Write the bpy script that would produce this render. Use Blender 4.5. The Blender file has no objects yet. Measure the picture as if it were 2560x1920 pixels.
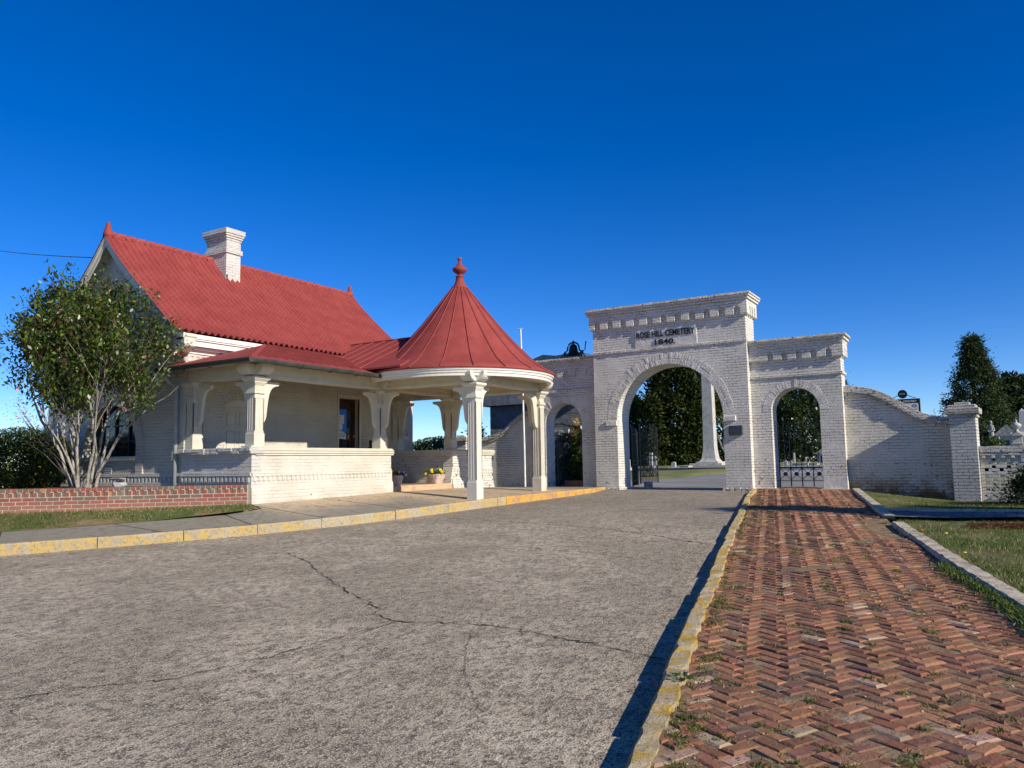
import bpy, bmesh, math, random
import numpy as np
from mathutils import Matrix, Vector
random.seed(7); rng = np.random.default_rng(7)
S = bpy.context.scene
COL = S.collection
R = math.radians

# ------------------------------------------------------------ camera, sky, sun
# world axes: X along the gate front (to the right), Y away through the gate, Z up; Z = 0 is eye level
right = Vector((0.85198964, 0.52334211, -0.01505649)); up = Vector((0.06561621, -0.07820219, 0.99477582)); fwd = Vector((-0.51943062, 0.84852664, 0.10096718))
cam = bpy.data.cameras.new('camera'); co = bpy.data.objects.new('camera', cam); COL.objects.link(co)
m = Matrix((right, up, -fwd)).transposed().to_4x4(); co.matrix_world = m
cam.sensor_width = 36; cam.lens = 1939.28 / 2560 * 36; cam.clip_start = 0.05; cam.clip_end = 3000
S.camera = co
SUNV = Vector((1.0, -0.15, 0.53)).normalized()
elev = math.asin(SUNV.z); az = math.atan2(SUNV.x, SUNV.y)
W = bpy.data.worlds.new('World'); S.world = W; W.use_nodes = True
nt = W.node_tree; nt.nodes.clear()
sky = nt.nodes.new('ShaderNodeTexSky'); sky.sky_type = 'NISHITA'; sky.sun_disc = False
sky.sun_elevation = elev; sky.sun_rotation = az; sky.altitude = 1500; sky.air_density = 0.85; sky.dust_density = 0.0; sky.ozone_density = 4.0
hs = nt.nodes.new('ShaderNodeHueSaturation'); hs.inputs['Hue'].default_value = .514; hs.inputs['Saturation'].default_value = 1.33; hs.inputs['Value'].default_value = 1.0
bg = nt.nodes.new('ShaderNodeBackground'); bg.inputs['Strength'].default_value = 0.125
ow = nt.nodes.new('ShaderNodeOutputWorld')
nt.links.new(sky.outputs[0], hs.inputs['Color']); nt.links.new(hs.outputs[0], bg.inputs['Color']); nt.links.new(bg.outputs[0], ow.inputs['Surface'])
sl = bpy.data.lights.new('sun', 'SUN'); sl.energy = 4.8; sl.angle = R(0.53); sl.color = (1.0, 0.93, 0.80)
so = bpy.data.objects.new('sun', sl); COL.objects.link(so); so.rotation_euler = SUNV.to_track_quat('Z', 'Y').to_euler()
S.view_settings.view_transform = 'Standard'; S.view_settings.look = 'None'; S.view_settings.exposure = 0.30; S.view_settings.gamma = 1.0
S.render.engine = 'CYCLES'

# ------------------------------------------------------------ object helpers
def tag(o, label=None, cat=None, group=None, kind=None):
    if label: o['label'] = label
    if cat: o['category'] = cat
    if group: o['group'] = group
    if kind: o['kind'] = kind
    return o
def thing(name, loc, label, cat, group=None):
    o = bpy.data.objects.new(name, None); COL.objects.link(o); o.location = loc; o.empty_display_size = .2
    return tag(o, label, cat, group)
def link(me, name, mat, parent=None, smooth=False):
    if mat and not me.materials:
        for k in (mat if isinstance(mat, (list, tuple)) else [mat]): me.materials.append(k)
    if smooth: me.polygons.foreach_set('use_smooth', [True] * len(me.polygons))
    o = bpy.data.objects.new(name, me); COL.objects.link(o)
    if parent:
        o.parent = parent
        if parent.type == 'EMPTY': o.matrix_parent_inverse = Matrix.Translation(-Vector(parent.location))
    return o
def copy_tree(o, parent=None):
    c = o.copy(); COL.objects.link(c)
    if parent: c.parent = parent; c.matrix_parent_inverse = o.matrix_parent_inverse.copy()
    for ch in [x for x in bpy.data.objects if x.parent == o]: copy_tree(ch, c)
    return c
class MB:
    def __init__(s): s.v = []; s.f = []; s.c = []; s.col = (1, 1, 1, 1); s.mi = []; s.m = 0; s.sm = []
    def add(s, vs, fs, M=None):
        b = len(s.v)
        for p in vs:
            if M is not None: p = M @ Vector(p)
            s.v.append(tuple(p)); s.c.append(s.col)
        for f in fs: s.f.append(tuple(i + b for i in f)); s.mi.append(s.m)
        return s
    def box(s, x0, x1, y0, y1, z0, z1, M=None):
        return s.add([(x0,y0,z0),(x1,y0,z0),(x1,y1,z0),(x0,y1,z0),(x0,y0,z1),(x1,y0,z1),(x1,y1,z1),(x0,y1,z1)],
                     [(0,3,2,1),(4,5,6,7),(0,1,5,4),(1,2,6,5),(2,3,7,6),(3,0,4,7)], M)
    def taper(s, x0, x1, y0, y1, z0, z1, t, M=None):   # top inset by t
        return s.add([(x0,y0,z0),(x1,y0,z0),(x1,y1,z0),(x0,y1,z0),(x0+t,y0+t,z1),(x1-t,y0+t,z1),(x1-t,y1-t,z1),(x0+t,y1-t,z1)],
                     [(0,3,2,1),(4,5,6,7),(0,1,5,4),(1,2,6,5),(2,3,7,6),(3,0,4,7)], M)
    def prism(s, pts, a, b, ax='y', M=None):           # pts 2D: ax y->(x,z), x->(y,z), z->(x,y)
        n = len(pts); f = {'y': lambda p, t: (p[0], t, p[1]), 'x': lambda p, t: (t, p[0], p[1]), 'z': lambda p, t: (p[0], p[1], t)}[ax]
        vs = [f(p, a) for p in pts] + [f(p, b) for p in pts]
        fs = [tuple(range(n)), tuple(reversed(range(n, 2*n)))] + [(i, i+n, (i+1) % n + n, (i+1) % n) for i in range(n)]
        return s.add(vs, fs, M)
    def lathe(s, prof, c=(0,0,0), n=24, M=None, caps=True):       # prof (r,z)
        vs = []; fs = []
        for r, z in prof:
            for k in range(n): vs.append((c[0]+r*math.cos(2*PI*k/n), c[1]+r*math.sin(2*PI*k/n), c[2]+z))
        for j in range(len(prof)-1):
            for k in range(n): a = j*n+k; b = j*n+(k+1) % n; fs.append((a, b, b+n, a+n))
        if caps and prof[0][0] > .001: fs.append(tuple(reversed(range(n))))
        if caps and prof[-1][0] > .001: fs.append(tuple(range((len(prof)-1)*n, len(prof)*n)))
        return s.add(vs, fs, M)
    def tube(s, pts, r, n=6, caps=True):
        pts = [Vector(p) for p in pts]; rs = r if isinstance(r, (list, tuple)) else [r]*len(pts); vs = []; fs = []
        for i, p in enumerate(pts):
            d = (pts[min(i+1, len(pts)-1)] - pts[max(i-1, 0)]).normalized()
            a = d.cross(Vector((0, 0, 1)) if abs(d.z) < .9 else Vector((1, 0, 0))).normalized(); b = d.cross(a)
            for k in range(n): t = 2*PI*k/n; vs.append(p + (a*math.cos(t) + b*math.sin(t))*rs[i])
        for j in range(len(pts)-1):
            for k in range(n): a = j*n+k; b = j*n+(k+1) % n; fs.append((a, a+n, b+n, b))
        if caps: fs.append(tuple(range(n))); fs.append(tuple(reversed(range((len(pts)-1)*n, len(pts)*n))))
        return s.add(vs, fs)
    def bar(s, a, b, w, h):
        return s.tube([a, b], max(w, h)/1.414, 4)
    def mesh(s, name, col=False):
        me = bpy.data.meshes.new(name); me.from_pydata(s.v, [], s.f)
        if any(s.mi): me.polygons.foreach_set('material_index', s.mi)
        if col:
            a = me.color_attributes.new('Col', 'FLOAT_COLOR', 'POINT'); a.data.foreach_set('color', np.array(s.c, dtype=np.float32).ravel())
        bm = bmesh.new(); bm.from_mesh(me); bmesh.ops.recalc_face_normals(bm, faces=bm.faces); bm.to_mesh(me); bm.free()
        return me
    T = None
    def build(s, name, mat, parent=None, bevel=0, smooth=False, col=False):
        if MB.T: s.v = [tuple(MB.T @ Vector(p)) for p in s.v]
        o = link(s.mesh(name, col), name, mat, parent, smooth)
        if bevel:
            b = o.modifiers.new('bevel', 'BEVEL'); b.width = bevel; b.segments = 1; b.limit_method = 'ANGLE'; b.angle_limit = R(40)
        return o
PI = math.pi
def sheet(name, mat, rows, kind='structure', parent=None, smooth=True):
    """rows: list of equally long lists of points"""
    n = len(rows[0]); vs = [p for r in rows for p in r]
    fs = [(i*n+j, i*n+j+1, (i+1)*n+j+1, (i+1)*n+j) for i in range(len(rows)-1) for j in range(n-1)]
    me = bpy.data.meshes.new(name); me.from_pydata(vs, [], fs)
    bm = bmesh.new(); bm.from_mesh(me)
    for f in bm.faces:
        if f.normal.z < 0: f.normal_flip()
    bm.to_mesh(me); bm.free()
    o = link(me, name, mat, parent, smooth)
    if kind: o['kind'] = kind
    return o

# ------------------------------------------------------------ materials
class NT:
    def __init__(s, name):
        s.m = bpy.data.materials.new(name); s.m.use_nodes = True; s.t = s.m.node_tree; s.t.nodes.clear()
        s.o = s.n('OutputMaterial'); s.b = s.n('BsdfPrincipled'); s.l(s.b.outputs[0], s.o.inputs[0]); s._g = None
    def n(s, t, **k):
        x = s.t.nodes.new('ShaderNode' + t)
        for a, b in k.items(): setattr(x, a, b)
        return x
    def l(s, a, b): s.t.links.new(a, b)
    def sv(s, sock, v):
        if hasattr(v, 'type') and hasattr(v, 'is_linked'): s.l(v, sock)
        else: sock.default_value = (tuple(v) + (1,))[:4] if isinstance(v, (tuple, list)) and len(sock.default_value) == 4 else v
    def obj(s):
        if not s._g: s._g = s.n('TexCoord').outputs['Object']
        return s._g
    def noise(s, scale, detail=3, rough=.55, vec=None, dist=0, sc=(1,1,1), out='Fac'):
        v = vec or s.obj()
        if sc != (1,1,1): mp = s.n('Mapping'); mp.inputs['Scale'].default_value = sc; s.l(v, mp.inputs[0]); v = mp.outputs[0]
        x = s.n('TexNoise'); s.l(v, x.inputs['Vector']); x.inputs['Scale'].default_value = scale; x.inputs['Detail'].default_value = detail
        x.inputs['Roughness'].default_value = rough; x.inputs['Distortion'].default_value = dist
        return x.outputs[out]
    def ramp(s, v, a, b, lo=0., hi=1.):
        x = s.n('MapRange'); s.l(v, x.inputs[0]); x.inputs[1].default_value = a; x.inputs[2].default_value = b; x.inputs[3].default_value = lo; x.inputs[4].default_value = hi
        x.interpolation_type = 'SMOOTHSTEP' if (lo, hi) == (0., 1.) else 'LINEAR'; return x.outputs[0]
    def mix(s, f, a, b, mode='MIX'):
        x = s.n('Mix', data_type='RGBA', blend_type=mode); s.sv(x.inputs[0], f); s.sv(x.inputs[6], a); s.sv(x.inputs[7], b); return x.outputs[2]
    def math(s, op, a, b=0., c=0.):
        x = s.n('Math', operation=op); s.sv(x.inputs[0], a); s.sv(x.inputs[1], b)
        if op in ('MULTIPLY_ADD',): s.sv(x.inputs[2], c)
        return x.outputs[0]
    def bump(s, h, dist, strength=1., nrm=None):
        x = s.n('Bump'); s.l(h, x.inputs['Height']); x.inputs['Distance'].default_value = dist; x.inputs['Strength'].default_value = strength
        if nrm: s.l(nrm, x.inputs['Normal'])
        s.l(x.outputs[0], s.b.inputs['Normal']); return x.outputs[0]
    def fin(s, col, rough=.7, spec=.3, metal=0.):
        s.sv(s.b.inputs['Base Color'], col); s.sv(s.b.inputs['Roughness'], rough); s.b.inputs['Specular IOR Level'].default_value = spec; s.b.inputs['Metallic'].default_value = metal
        return s.m
    def uvw(s):   # wall coordinates from the face direction: (along wall, height)
        g = s.n('NewGeometry'); sx = s.n('SeparateXYZ'); s.l(g.outputs['True Normal'], sx.inputs[0]); ax = s.math('ABSOLUTE', sx.outputs[0]); k = s.math('GREATER_THAN', ax, .707)
        so = s.n('SeparateXYZ'); s.l(s.obj(), so.inputs[0]); u = s.n('Mix', data_type='FLOAT'); s.l(k, u.inputs[0]); s.l(so.outputs[0], u.inputs[2]); s.l(so.outputs[1], u.inputs[3])
        az_ = s.math('ABSOLUTE', sx.outputs[2]); kz = s.math('GREATER_THAN', az_, .75); w = s.n('Mix', data_type='FLOAT'); s.l(kz, w.inputs[0]); s.l(so.outputs[2], w.inputs[2]); s.l(so.outputs[1], w.inputs[3])
        c = s.n('CombineXYZ'); s.l(u.outputs[0], c.inputs[0]); s.l(w.outputs[0], c.inputs[1]); s.z = so.outputs[2]; return c.outputs[0]

def mat_plain(name, col, rough=.7, var=.12, scale=6, bump=0, bscale=40, spec=.3, metal=0.):
    n = NT(name); f = n.noise(scale, 4); c2 = tuple(max(0, x*(1-var*2)) for x in col)
    c = n.mix(n.ramp(f, .3, .7), c2, tuple(min(1, x*(1+var*.4)) for x in col))
    if bump: n.bump(n.noise(bscale, 3), bump)
    return n.fin(c, rough, spec, metal)
def mat_brickpaint(name, col, dirt, bw=.235, rh=.0765, relief=.024, rough=.024, chips=0., chipz=(-.8, .8), lines=.35, black=0., stain=0.):
    n = NT(name); uv = n.uvw()
    wob = n.noise(9, 2, out='Color'); wv = n.n('VectorMath', operation='MULTIPLY_ADD'); n.l(wob, wv.inputs[0]); wv.inputs[1].default_value = (.022, .014, 0); n.l(uv, wv.inputs[2])
    b = n.n('TexBrick'); n.l(wv.outputs[0], b.inputs['Vector']); b.inputs['Scale'].default_value = 1; b.inputs['Brick Width'].default_value = bw; b.inputs['Row Height'].default_value = rh
    b.inputs['Mortar Size'].default_value = .012; b.inputs['Mortar Smooth'].default_value = 1.0; b.inputs['Bias'].default_value = 0
    b.inputs['Color1'].default_value = (0, 0, 0, 1); b.inputs['Color2'].default_value = (1, 1, 1, 1); b.inputs['Mortar'].default_value = (.5, .5, .5, 1)
    fac = b.outputs['Fac']; big = n.noise(1.1, 4, .6)
    soft = n.ramp(n.noise(2.3, 3), .35, .65)            # joints filled with paint in places
    rel = n.math('MULTIPLY', fac, n.math('MULTIPLY_ADD', soft, .75, .25))
    rnd = n.math('MULTIPLY', b.outputs['Color'], .35)
    h = n.math('ADD', n.math('MULTIPLY', rel, -1.0), rnd)
    nrm = n.bump(h, relief)
    nrm = n.bump(n.noise(26, 5, .65, vec=uv, sc=(1, 1.6, 1)), rough, 1., nrm)
    n.bump(n.noise(90, 2), .002, 1., nrm)
    c = n.mix(n.ramp(big, .3, .75), dirt, col)
    c = n.mix(n.math('MULTIPLY', n.ramp(n.noise(14, 5, .7), .5, .75), .35), c, tuple(x*.78 for x in dirt))
    # dark hairline joints: opened paint and dirt, plus occlusion shade painted into the colour
    ln = n.math('MULTIPLY', n.ramp(fac, .75, .98), n.ramp(n.noise(3.1, 4, .7, sc=(1, 1, 1.8)), .5, .62))
    c = n.mix(n.math('MULTIPLY', ln, lines), c, (.10, .095, .085))
    if chips:
        zz = n.ramp(n.z, chipz[1], chipz[0]); th = n.noise(7, 6, .75)
        k = n.ramp(n.math('ADD', th, n.math('MULTIPLY', zz, .09)), .70 - chips*.02, .72 - chips*.02)
        c = n.mix(k, c, n.mix(n.noise(3, 2), (.16, .035, .03), (.26, .09, .07)))
    if black:
        k = n.ramp(n.noise(16, 6, .8, sc=(.5, .5, 1.6)), .62 - black, .68 - black); c = n.mix(n.math('MULTIPLY', k, .85), c, (.045, .042, .036))
    if stain:
        zz = n.ramp(n.z, -.35, -.95); k = n.math('MULTIPLY', zz, n.ramp(n.noise(2.5, 4), .35, .6)); c = n.mix(n.math('MULTIPLY', k, stain), c, (.28, .13, .035))
        k2 = n.math('MULTIPLY', zz, n.ramp(fac, .3, .9)); c = n.mix(n.math('MULTIPLY', k2, stain*.7), c, (.05, .04, .03))
    return n.fin(c, .85, .15)

M = {}
M['gate'] = mat_brickpaint('gate_painted_brick', (.76, .72, .64), (.64, .60, .525), chips=.6, chipz=(-.9, .9), lines=.3)
M['gate_top'] = mat_brickpaint('weathered_coping', (.70, .65, .57), (.48, .44, .37), black=.07, lines=.45)
M['gate_side'] = mat_brickpaint('gate_side_brick', (.76, .72, .64), (.64, .60, .525), chips=1.6, chipz=(-.9, .9), lines=.3)
M['wing'] = mat_brickpaint('wing_brick', (.74, .685, .59), (.60, .55, .46), chips=.5, lines=.28, stain=.95, relief=.022)
M['pillar'] = mat_brickpaint('pillar_brick', (.72, .685, .61), (.60, .57, .50), lines=.4, relief=.04, rh=.0785)
M['house'] = mat_brickpaint('house_brick', (.60, .56, .475), (.51, .47, .39), relief=.014, rough=.010, lines=.45, rh=.0765)
M['house_rough'] = mat_brickpaint('house_rough_brick', (.70, .665, .60), (.60, .57, .51), relief=.014, rough=.035, lines=.08)
M['porch'] = mat_brickpaint('porch_wall_brick', (.64, .60, .52), (.54, .495, .41), relief=.008, rough=.010, lines=.3, chips=.45, chipz=(-1.0, -.3), stain=.18)
M['voussoir'] = mat_plain('painted_voussoir', (.72, .67, .585), .85, .14, 5, .03, 30)
M['render'] = mat_plain('painted_render', (.74, .69, .60), .8, .1, 4, .012, 9)
n = NT('cream_paint'); kk0 = n.ramp(n.noise(7, 6, .8, sc=(1, 1, .3)), .58, .70); M['cream'] = n.fin(n.mix(n.math('MULTIPLY', kk0, .45), n.mix(n.ramp(n.noise(3, 5, .6), .3, .8), (.56, .515, .41), (.65, .60, .49)), (.36, .31, .23)), .5, .35); n.bump(n.noise(60, 2), .0015)
n = NT('cream_paint_worn'); k = n.ramp(n.noise(9, 6, .75, sc=(6, 6, .8)), .62, .7); M['cream_worn'] = n.fin(n.mix(k, (.68, .635, .53), (.33, .30, .26)), .55, .3); n.bump(n.noise(30, 3, sc=(5, 5, .6)), .004)
n = NT('white_gutter'); k = n.ramp(n.noise(5, 6, .75), .62, .7); M['gutterwhite'] = n.fin(n.mix(n.math('MULTIPLY', k, .7), (.76, .73, .65), (.42, .2, .12)), .5, .3)
def redmat(name, c1, c2):
    n = NT(name); f = n.ramp(n.noise(2.2, 6, .65), .3, .7); g = n.noise(30, 4, .7); c = n.mix(f, c1, c2); c = n.mix(n.math('MULTIPLY', n.ramp(g, .55, .8), .25), c, (.42, .16, .12))
    st = n.noise(1.3, 5, .7, sc=(1, 1, .35)); c = n.mix(n.math('MULTIPLY', n.ramp(st, .6, .8), .3), c, (.20, .035, .03))
    n.bump(n.noise(14, 4), .006); return n.fin(c, .7, .12)
M['red'] = redmat('red_roof_paint', (.245, .046, .040), (.305, .064, .054))
M['redtile'] = redmat('red_tile_paint', (.26, .048, .044), (.32, .068, .058))
M['bronze'] = mat_plain('dark_bronze_gutter', (.055, .052, .042), .45, .2, 5, spec=.5)
M['pipegrey'] = mat_plain('grey_pipe', (.33, .36, .37), .5, .1, 5)
M['iron'] = mat_plain('black_iron', (.012, .012, .013), .45, .2, 8, spec=.5)
M['bellm'] = mat_plain('bell_iron', (.016, .012, .012), .5, .3, 8, spec=.4)
M['glass'] = mat_plain('dark_window_glass', (.008, .010, .012), .08, .1, 2, spec=.6)
M['brownwood'] = mat_plain('dark_brown_door', (.055, .02, .012), .45, .3, 5)
M['bluepaper'] = mat_plain('blue_poster', (.03, .22, .85), .5, .05)
M['paper'] = mat_plain('white_paper', (.72, .72, .74), .6, .04)
M['green'] = mat_plain('green_plastic', (.010, .038, .03), .45, .1, spec=.4)
M['terra'] = mat_plain('terracotta', (.42, .20, .13), .8, .2, 8, .01, 30)
M['potconc'] = mat_plain('pink_stone_pot', (.58, .44, .37), .85, .2, 6, .02, 22)
M['lampwhite'] = mat_plain('lamp_white', (.7, .7, .68), .4, .05)
M['polewhite'] = mat_plain('pole_white', (.72, .72, .68), .4, .08)
M['black'] = mat_plain('matt_black', (.012, .012, .012), .6, .1)
M['letter'] = mat_plain('letter_black', (.018, .017, .016), .6, .2, 20)
M['plaque'] = mat_plain('plaque_bronze', (.025, .032, .034), .4, .2, 10, spec=.5)
M['plaquetext'] = mat_plain('plaque_text', (.10, .115, .115), .4, .1, spec=.5)
n = NT('marble'); M['marble'] = n.fin(n.mix(n.ramp(n.noise(4, 6, .7), .45, .7), (.50, .47, .41), (.30, .285, .25)), .6, .3); n.bump(n.noise(30, 3), .004)
n = NT('granite'); M['granite'] = n.fin(n.mix(n.ramp(n.noise(60, 3, .7), .35, .65), (.36, .36, .35), (.48, .47, .45)), .6, .3)
n = NT('old_stone'); k = n.noise(3, 6, .7); M['oldstone'] = n.fin(n.mix(n.ramp(k, .4, .65), (.22, .22, .21), (.40, .39, .37)), .85, .2); n.bump(n.noise(9, 6, .7), .05)
n = NT('blue_grey_stone'); k = n.noise(2, 6, .7); M['bluestone'] = n.fin(n.mix(n.ramp(k, .35, .7), (.17, .19, .20), (.26, .28, .29)), .8, .2); n.bump(n.noise(6, 6, .7), .03)
M['roofteal'] = mat_plain('teal_roof', (.07, .13, .17), .6, .15, 3)
# bark
n = NT('pale_bark'); M['bark'] = n.fin(n.mix(n.ramp(n.noise(10, 5, .7, sc=(1, 1, .35)), .48, .62), (.34, .31, .265), (.09, .08, .06)), .85, .15); n.bump(n.noise(25, 4), .012)
M['barkdark'] = mat_plain('dark_bark', (.09, .075, .06), .9, .3, 6, .02, 20)
def leafmat(name, rough=.4, tr=.12, spec=.4):
    n = NT(name); a = n.n('VertexColor', layer_name='Col'); c = a.outputs['Color']
    n.sv(n.b.inputs['Base Color'], c); n.b.inputs['Roughness'].default_value = rough; n.b.inputs['Specular IOR Level'].default_value = spec
    if tr:
        t = n.n('BsdfTranslucent'); n.l(n.mix(1.0, c, (1.0, 1.15, .5), 'MULTIPLY'), t.inputs[0]); ms = n.n('MixShader'); ms.inputs[0].default_value = tr
        n.l(n.b.outputs[0], ms.inputs[1]); n.l(t.outputs[0], ms.inputs[2]); n.l(ms.outputs[0], n.o.inputs[0])
    return n.m
M['leaf'] = leafmat('leaf_glossy', .35, .3, .5); M['leafdull'] = leafmat('leaf_dull', .75, .12, .15); M['grass'] = leafmat('grass_blade', .6, .25, .2)
n = NT('vertex_brick'); a = n.n('VertexColor', layer_name='Col').outputs['Color']; f = n.ramp(n.noise(28, 5, .7), .3, .75); c = n.mix(n.math('MULTIPLY', f, .45), a, n.mix(.5, a, (.22, .16, .11)))
d = n.math('MULTIPLY', n.ramp(n.noise(2.2, 5, .7), .5, .75), .45); c = n.mix(d, c, (.38, .25, .145)); M['pathbrick'] = n.fin(c, .85, .18); nb = n.bump(n.noise(40, 4, .7), .008); n.bump(n.noise(9, 3), .012, 1., nb)
n = NT('wall_brick_col'); a = n.n('VertexColor', layer_name='Col').outputs['Color']; zz = n.n('SeparateXYZ'); n.l(n.obj(), zz.inputs[0]); k = n.math('MULTIPLY', n.ramp(zz.outputs[2], -.6, -.85), .22)
M['wallbrick'] = n.fin(n.mix(k, n.mix(n.math('MULTIPLY', n.noise(30, 4), .3), a, (.3, .2, .16)), (.50, .30, .22)), .85, .15); n.bump(n.noise(60, 3), .003)
M['mortar'] = mat_plain('pale_mortar', (.50, .43, .33), .9, .08, 10, .003, 80)
n = NT('joint_sand'); M['sand'] = n.fin(n.mix(n.ramp(n.noise(5, 6, .7), .35, .65), (.33, .22, .125), (.16, .125, .075)), .95, .1); n.bump(n.noise(50, 5), .01)
# road: old exposed-aggregate concrete
n = NT('old_concrete_road'); big = n.noise(.55, 5, .62); mid = n.noise(4, 5, .7, sc=(1, .6, 1)); fine = n.noise(70, 3, .75); med = n.noise(22, 4, .75, sc=(1, .55, 1))
blot = n.noise(9, 6, .8, sc=(1, .7, 1)); c = n.mix(n.ramp(big, .40, .60), (.40, .335, .23), (.61, .51, .365)); c = n.mix(n.math('MULTIPLY', n.ramp(mid, .46, .60), .5), c, (.29, .24, .17))
c = n.mix(n.math('MULTIPLY', n.ramp(blot, .50, .57), .75), c, (.145, .12, .09)); c = n.mix(n.math('MULTIPLY', n.ramp(med, .52, .58), .8), c, (.085, .073, .058)); c = n.mix(n.math('MULTIPLY', n.ramp(fine, .54, .59), .9), c, (.76, .63, .46)); c = n.mix(n.math('MULTIPLY', n.ramp(n.noise(100, 2, .8), .53, .58), .85), c, (.05, .043, .036))
k = n.math('MULTIPLY', n.ramp(n.noise(1.6, 4, .65), .6, .72), .4); c = n.mix(k, c, (.50, .40, .29))
v = n.n('TexVoronoi'); n.l(n.obj(), v.inputs['Vector']); v.inputs['Scale'].default_value = 9; c = n.mix(n.ramp(v.outputs['Distance'], .055, .03), c, (.05, .045, .04))
sx = n.n('SeparateXYZ'); n.l(n.obj(), sx.inputs[0])   # grime along the kerb line and towards the gate
k = n.ramp(sx.outputs[1], 11, 19); c = n.mix(n.math('MULTIPLY', k, .45), c, (.155, .14, .118))
M['road'] = n.fin(c, .9, .2); nb = n.bump(med, .012); n.bump(fine, .006, 1., nb)
M['crack'] = mat_plain('crack_dark', (.05, .042, .034), .95, .2, 20)
n = NT('back_asphalt'); M['asphalt'] = n.fin(n.mix(n.ramp(n.noise(.6, 5, .6), .35, .7), (.20, .19, .175), (.27, .26, .24)), .9, .2)
# pavement: tan near the building, dark with mildew elsewhere
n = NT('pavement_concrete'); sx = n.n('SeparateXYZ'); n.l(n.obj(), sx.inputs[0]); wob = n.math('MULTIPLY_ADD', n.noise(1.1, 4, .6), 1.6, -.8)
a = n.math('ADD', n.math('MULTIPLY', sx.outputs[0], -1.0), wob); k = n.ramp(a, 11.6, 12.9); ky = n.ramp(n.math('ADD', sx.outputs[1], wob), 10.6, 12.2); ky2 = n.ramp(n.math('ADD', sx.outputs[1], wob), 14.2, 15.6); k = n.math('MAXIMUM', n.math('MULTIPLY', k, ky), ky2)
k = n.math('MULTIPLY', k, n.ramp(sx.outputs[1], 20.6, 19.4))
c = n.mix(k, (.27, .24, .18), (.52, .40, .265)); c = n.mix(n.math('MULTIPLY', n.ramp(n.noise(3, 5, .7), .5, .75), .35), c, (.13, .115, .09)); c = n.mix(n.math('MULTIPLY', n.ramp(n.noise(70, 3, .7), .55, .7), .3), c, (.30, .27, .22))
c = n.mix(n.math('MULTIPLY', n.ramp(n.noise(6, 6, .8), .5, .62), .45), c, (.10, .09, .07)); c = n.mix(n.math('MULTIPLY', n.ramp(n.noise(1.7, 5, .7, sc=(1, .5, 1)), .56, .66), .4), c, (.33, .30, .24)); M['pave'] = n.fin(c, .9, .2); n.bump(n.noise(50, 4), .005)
n = NT('step_concrete'); M['step'] = n.fin(n.mix(n.ramp(n.noise(5, 5, .7), .4, .7), (.55, .37, .23), (.42, .27, .17)), .85, .2); n.bump(n.noise(20, 4), .01)
M['porchfloor'] = mat_plain('porch_floor', (.34, .29, .22), .7, .15, 4)
n = NT('yellow_kerb'); f = n.noise(7, 6, .75); z = n.n('SeparateXYZ'); n.l(n.n('NewGeometry').outputs['Normal'], z.inputs[0])
c = n.mix(n.ramp(f, .42, .56), (.36, .31, .225), (.50, .34, .105)); c = n.mix(n.ramp(n.noise(1.3, 4, .6), .52, .6), c, n.mix(.6, c, (.42, .37, .28))); tp = n.ramp(z.outputs[2], .6, .95); c = n.mix(n.math('MULTIPLY', tp, n.ramp(n.noise(5, 5, .7), .35, .55)), c, (.31, .285, .24))
c = n.mix(n.math('MULTIPLY', n.ramp(n.noise(20, 5, .8), .52, .62), .6), c, (.16, .13, .09)); M['kerb'] = n.fin(c, .85, .2); n.bump(n.noise(18, 5, .7), .02)
n = NT('yellow_kerb_orange'); c = n.mix(n.ramp(n.noise(6, 6, .75), .42, .58), (.40, .24, .14), (.62, .33, .05)); M['kerb2'] = n.fin(n.mix(n.math('MULTIPLY', n.ramp(n.noise(16, 5, .8), .58, .68), .6), c, (.16, .1, .07)), .85, .2); n.bump(n.noise(18, 5, .7), .02)
n = NT('path_kerb'); f = n.noise(5, 6, .75); c = n.mix(n.ramp(f, .47, .56), (.58, .47, .30), (.62, .40, .07)); c = n.mix(n.math('MULTIPLY', n.ramp(n.noise(24, 5, .8), .55, .66), .6), c, (.20, .15, .09)); M['pkerb'] = n.fin(c, .9, .15); n.bump(n.noise(22, 6, .75), .05)
n = NT('grey_kerb'); c = n.mix(n.ramp(n.noise(5, 6, .75), .42, .66), (.56, .48, .35), (.26, .22, .17)); M['gkerb'] = n.fin(c, .9, .15); n.bump(n.noise(20, 5, .7), .02)
n = NT('lawn_soil'); c = n.mix(n.ramp(n.noise(1.4, 5, .65), .4, .65), (.13, .16, .045), (.27, .23, .12)); c = n.mix(n.math('MULTIPLY', n.ramp(n.noise(40, 4, .8), .4, .7), .55), c, (.07, .09, .025)); M['lawn'] = n.fin(c, .95, .1); n.bump(n.noise(30, 5, .8), .05)
n = NT('front_verge'); x = n.n('SeparateXYZ'); n.l(n.obj(), x.inputs[0]); c = n.mix(n.ramp(n.noise(1.1, 5, .7), .44, .62), (.12, .15, .045), (.34, .23, .12)); M['verge'] = n.fin(c, .95, .1); n.bump(n.noise(30, 5, .8), .04)
n = NT('far_lawn'); M['farlawn'] = n.fin(n.mix(n.ramp(n.noise(.5, 5, .65), .4, .6), (.13, .15, .05), (.22, .20, .09)), .95, .1)
n = NT('bare_soil'); M['soil'] = n.fin(n.mix(n.ramp(n.noise(2, 5, .65), .4, .6), (.17, .13, .085), (.09, .075, .05)), .95, .1); n.bump(n.noise(20, 5, .8), .04)
n = NT('grey_pavers'); b = n.n('TexBrick'); n.l(n.obj(), b.inputs['Vector']); b.inputs['Scale'].default_value = 1; b.inputs['Brick Width'].default_value = .32; b.inputs['Row Height'].default_value = .21; b.inputs['Mortar Size'].default_value = .012
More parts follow.
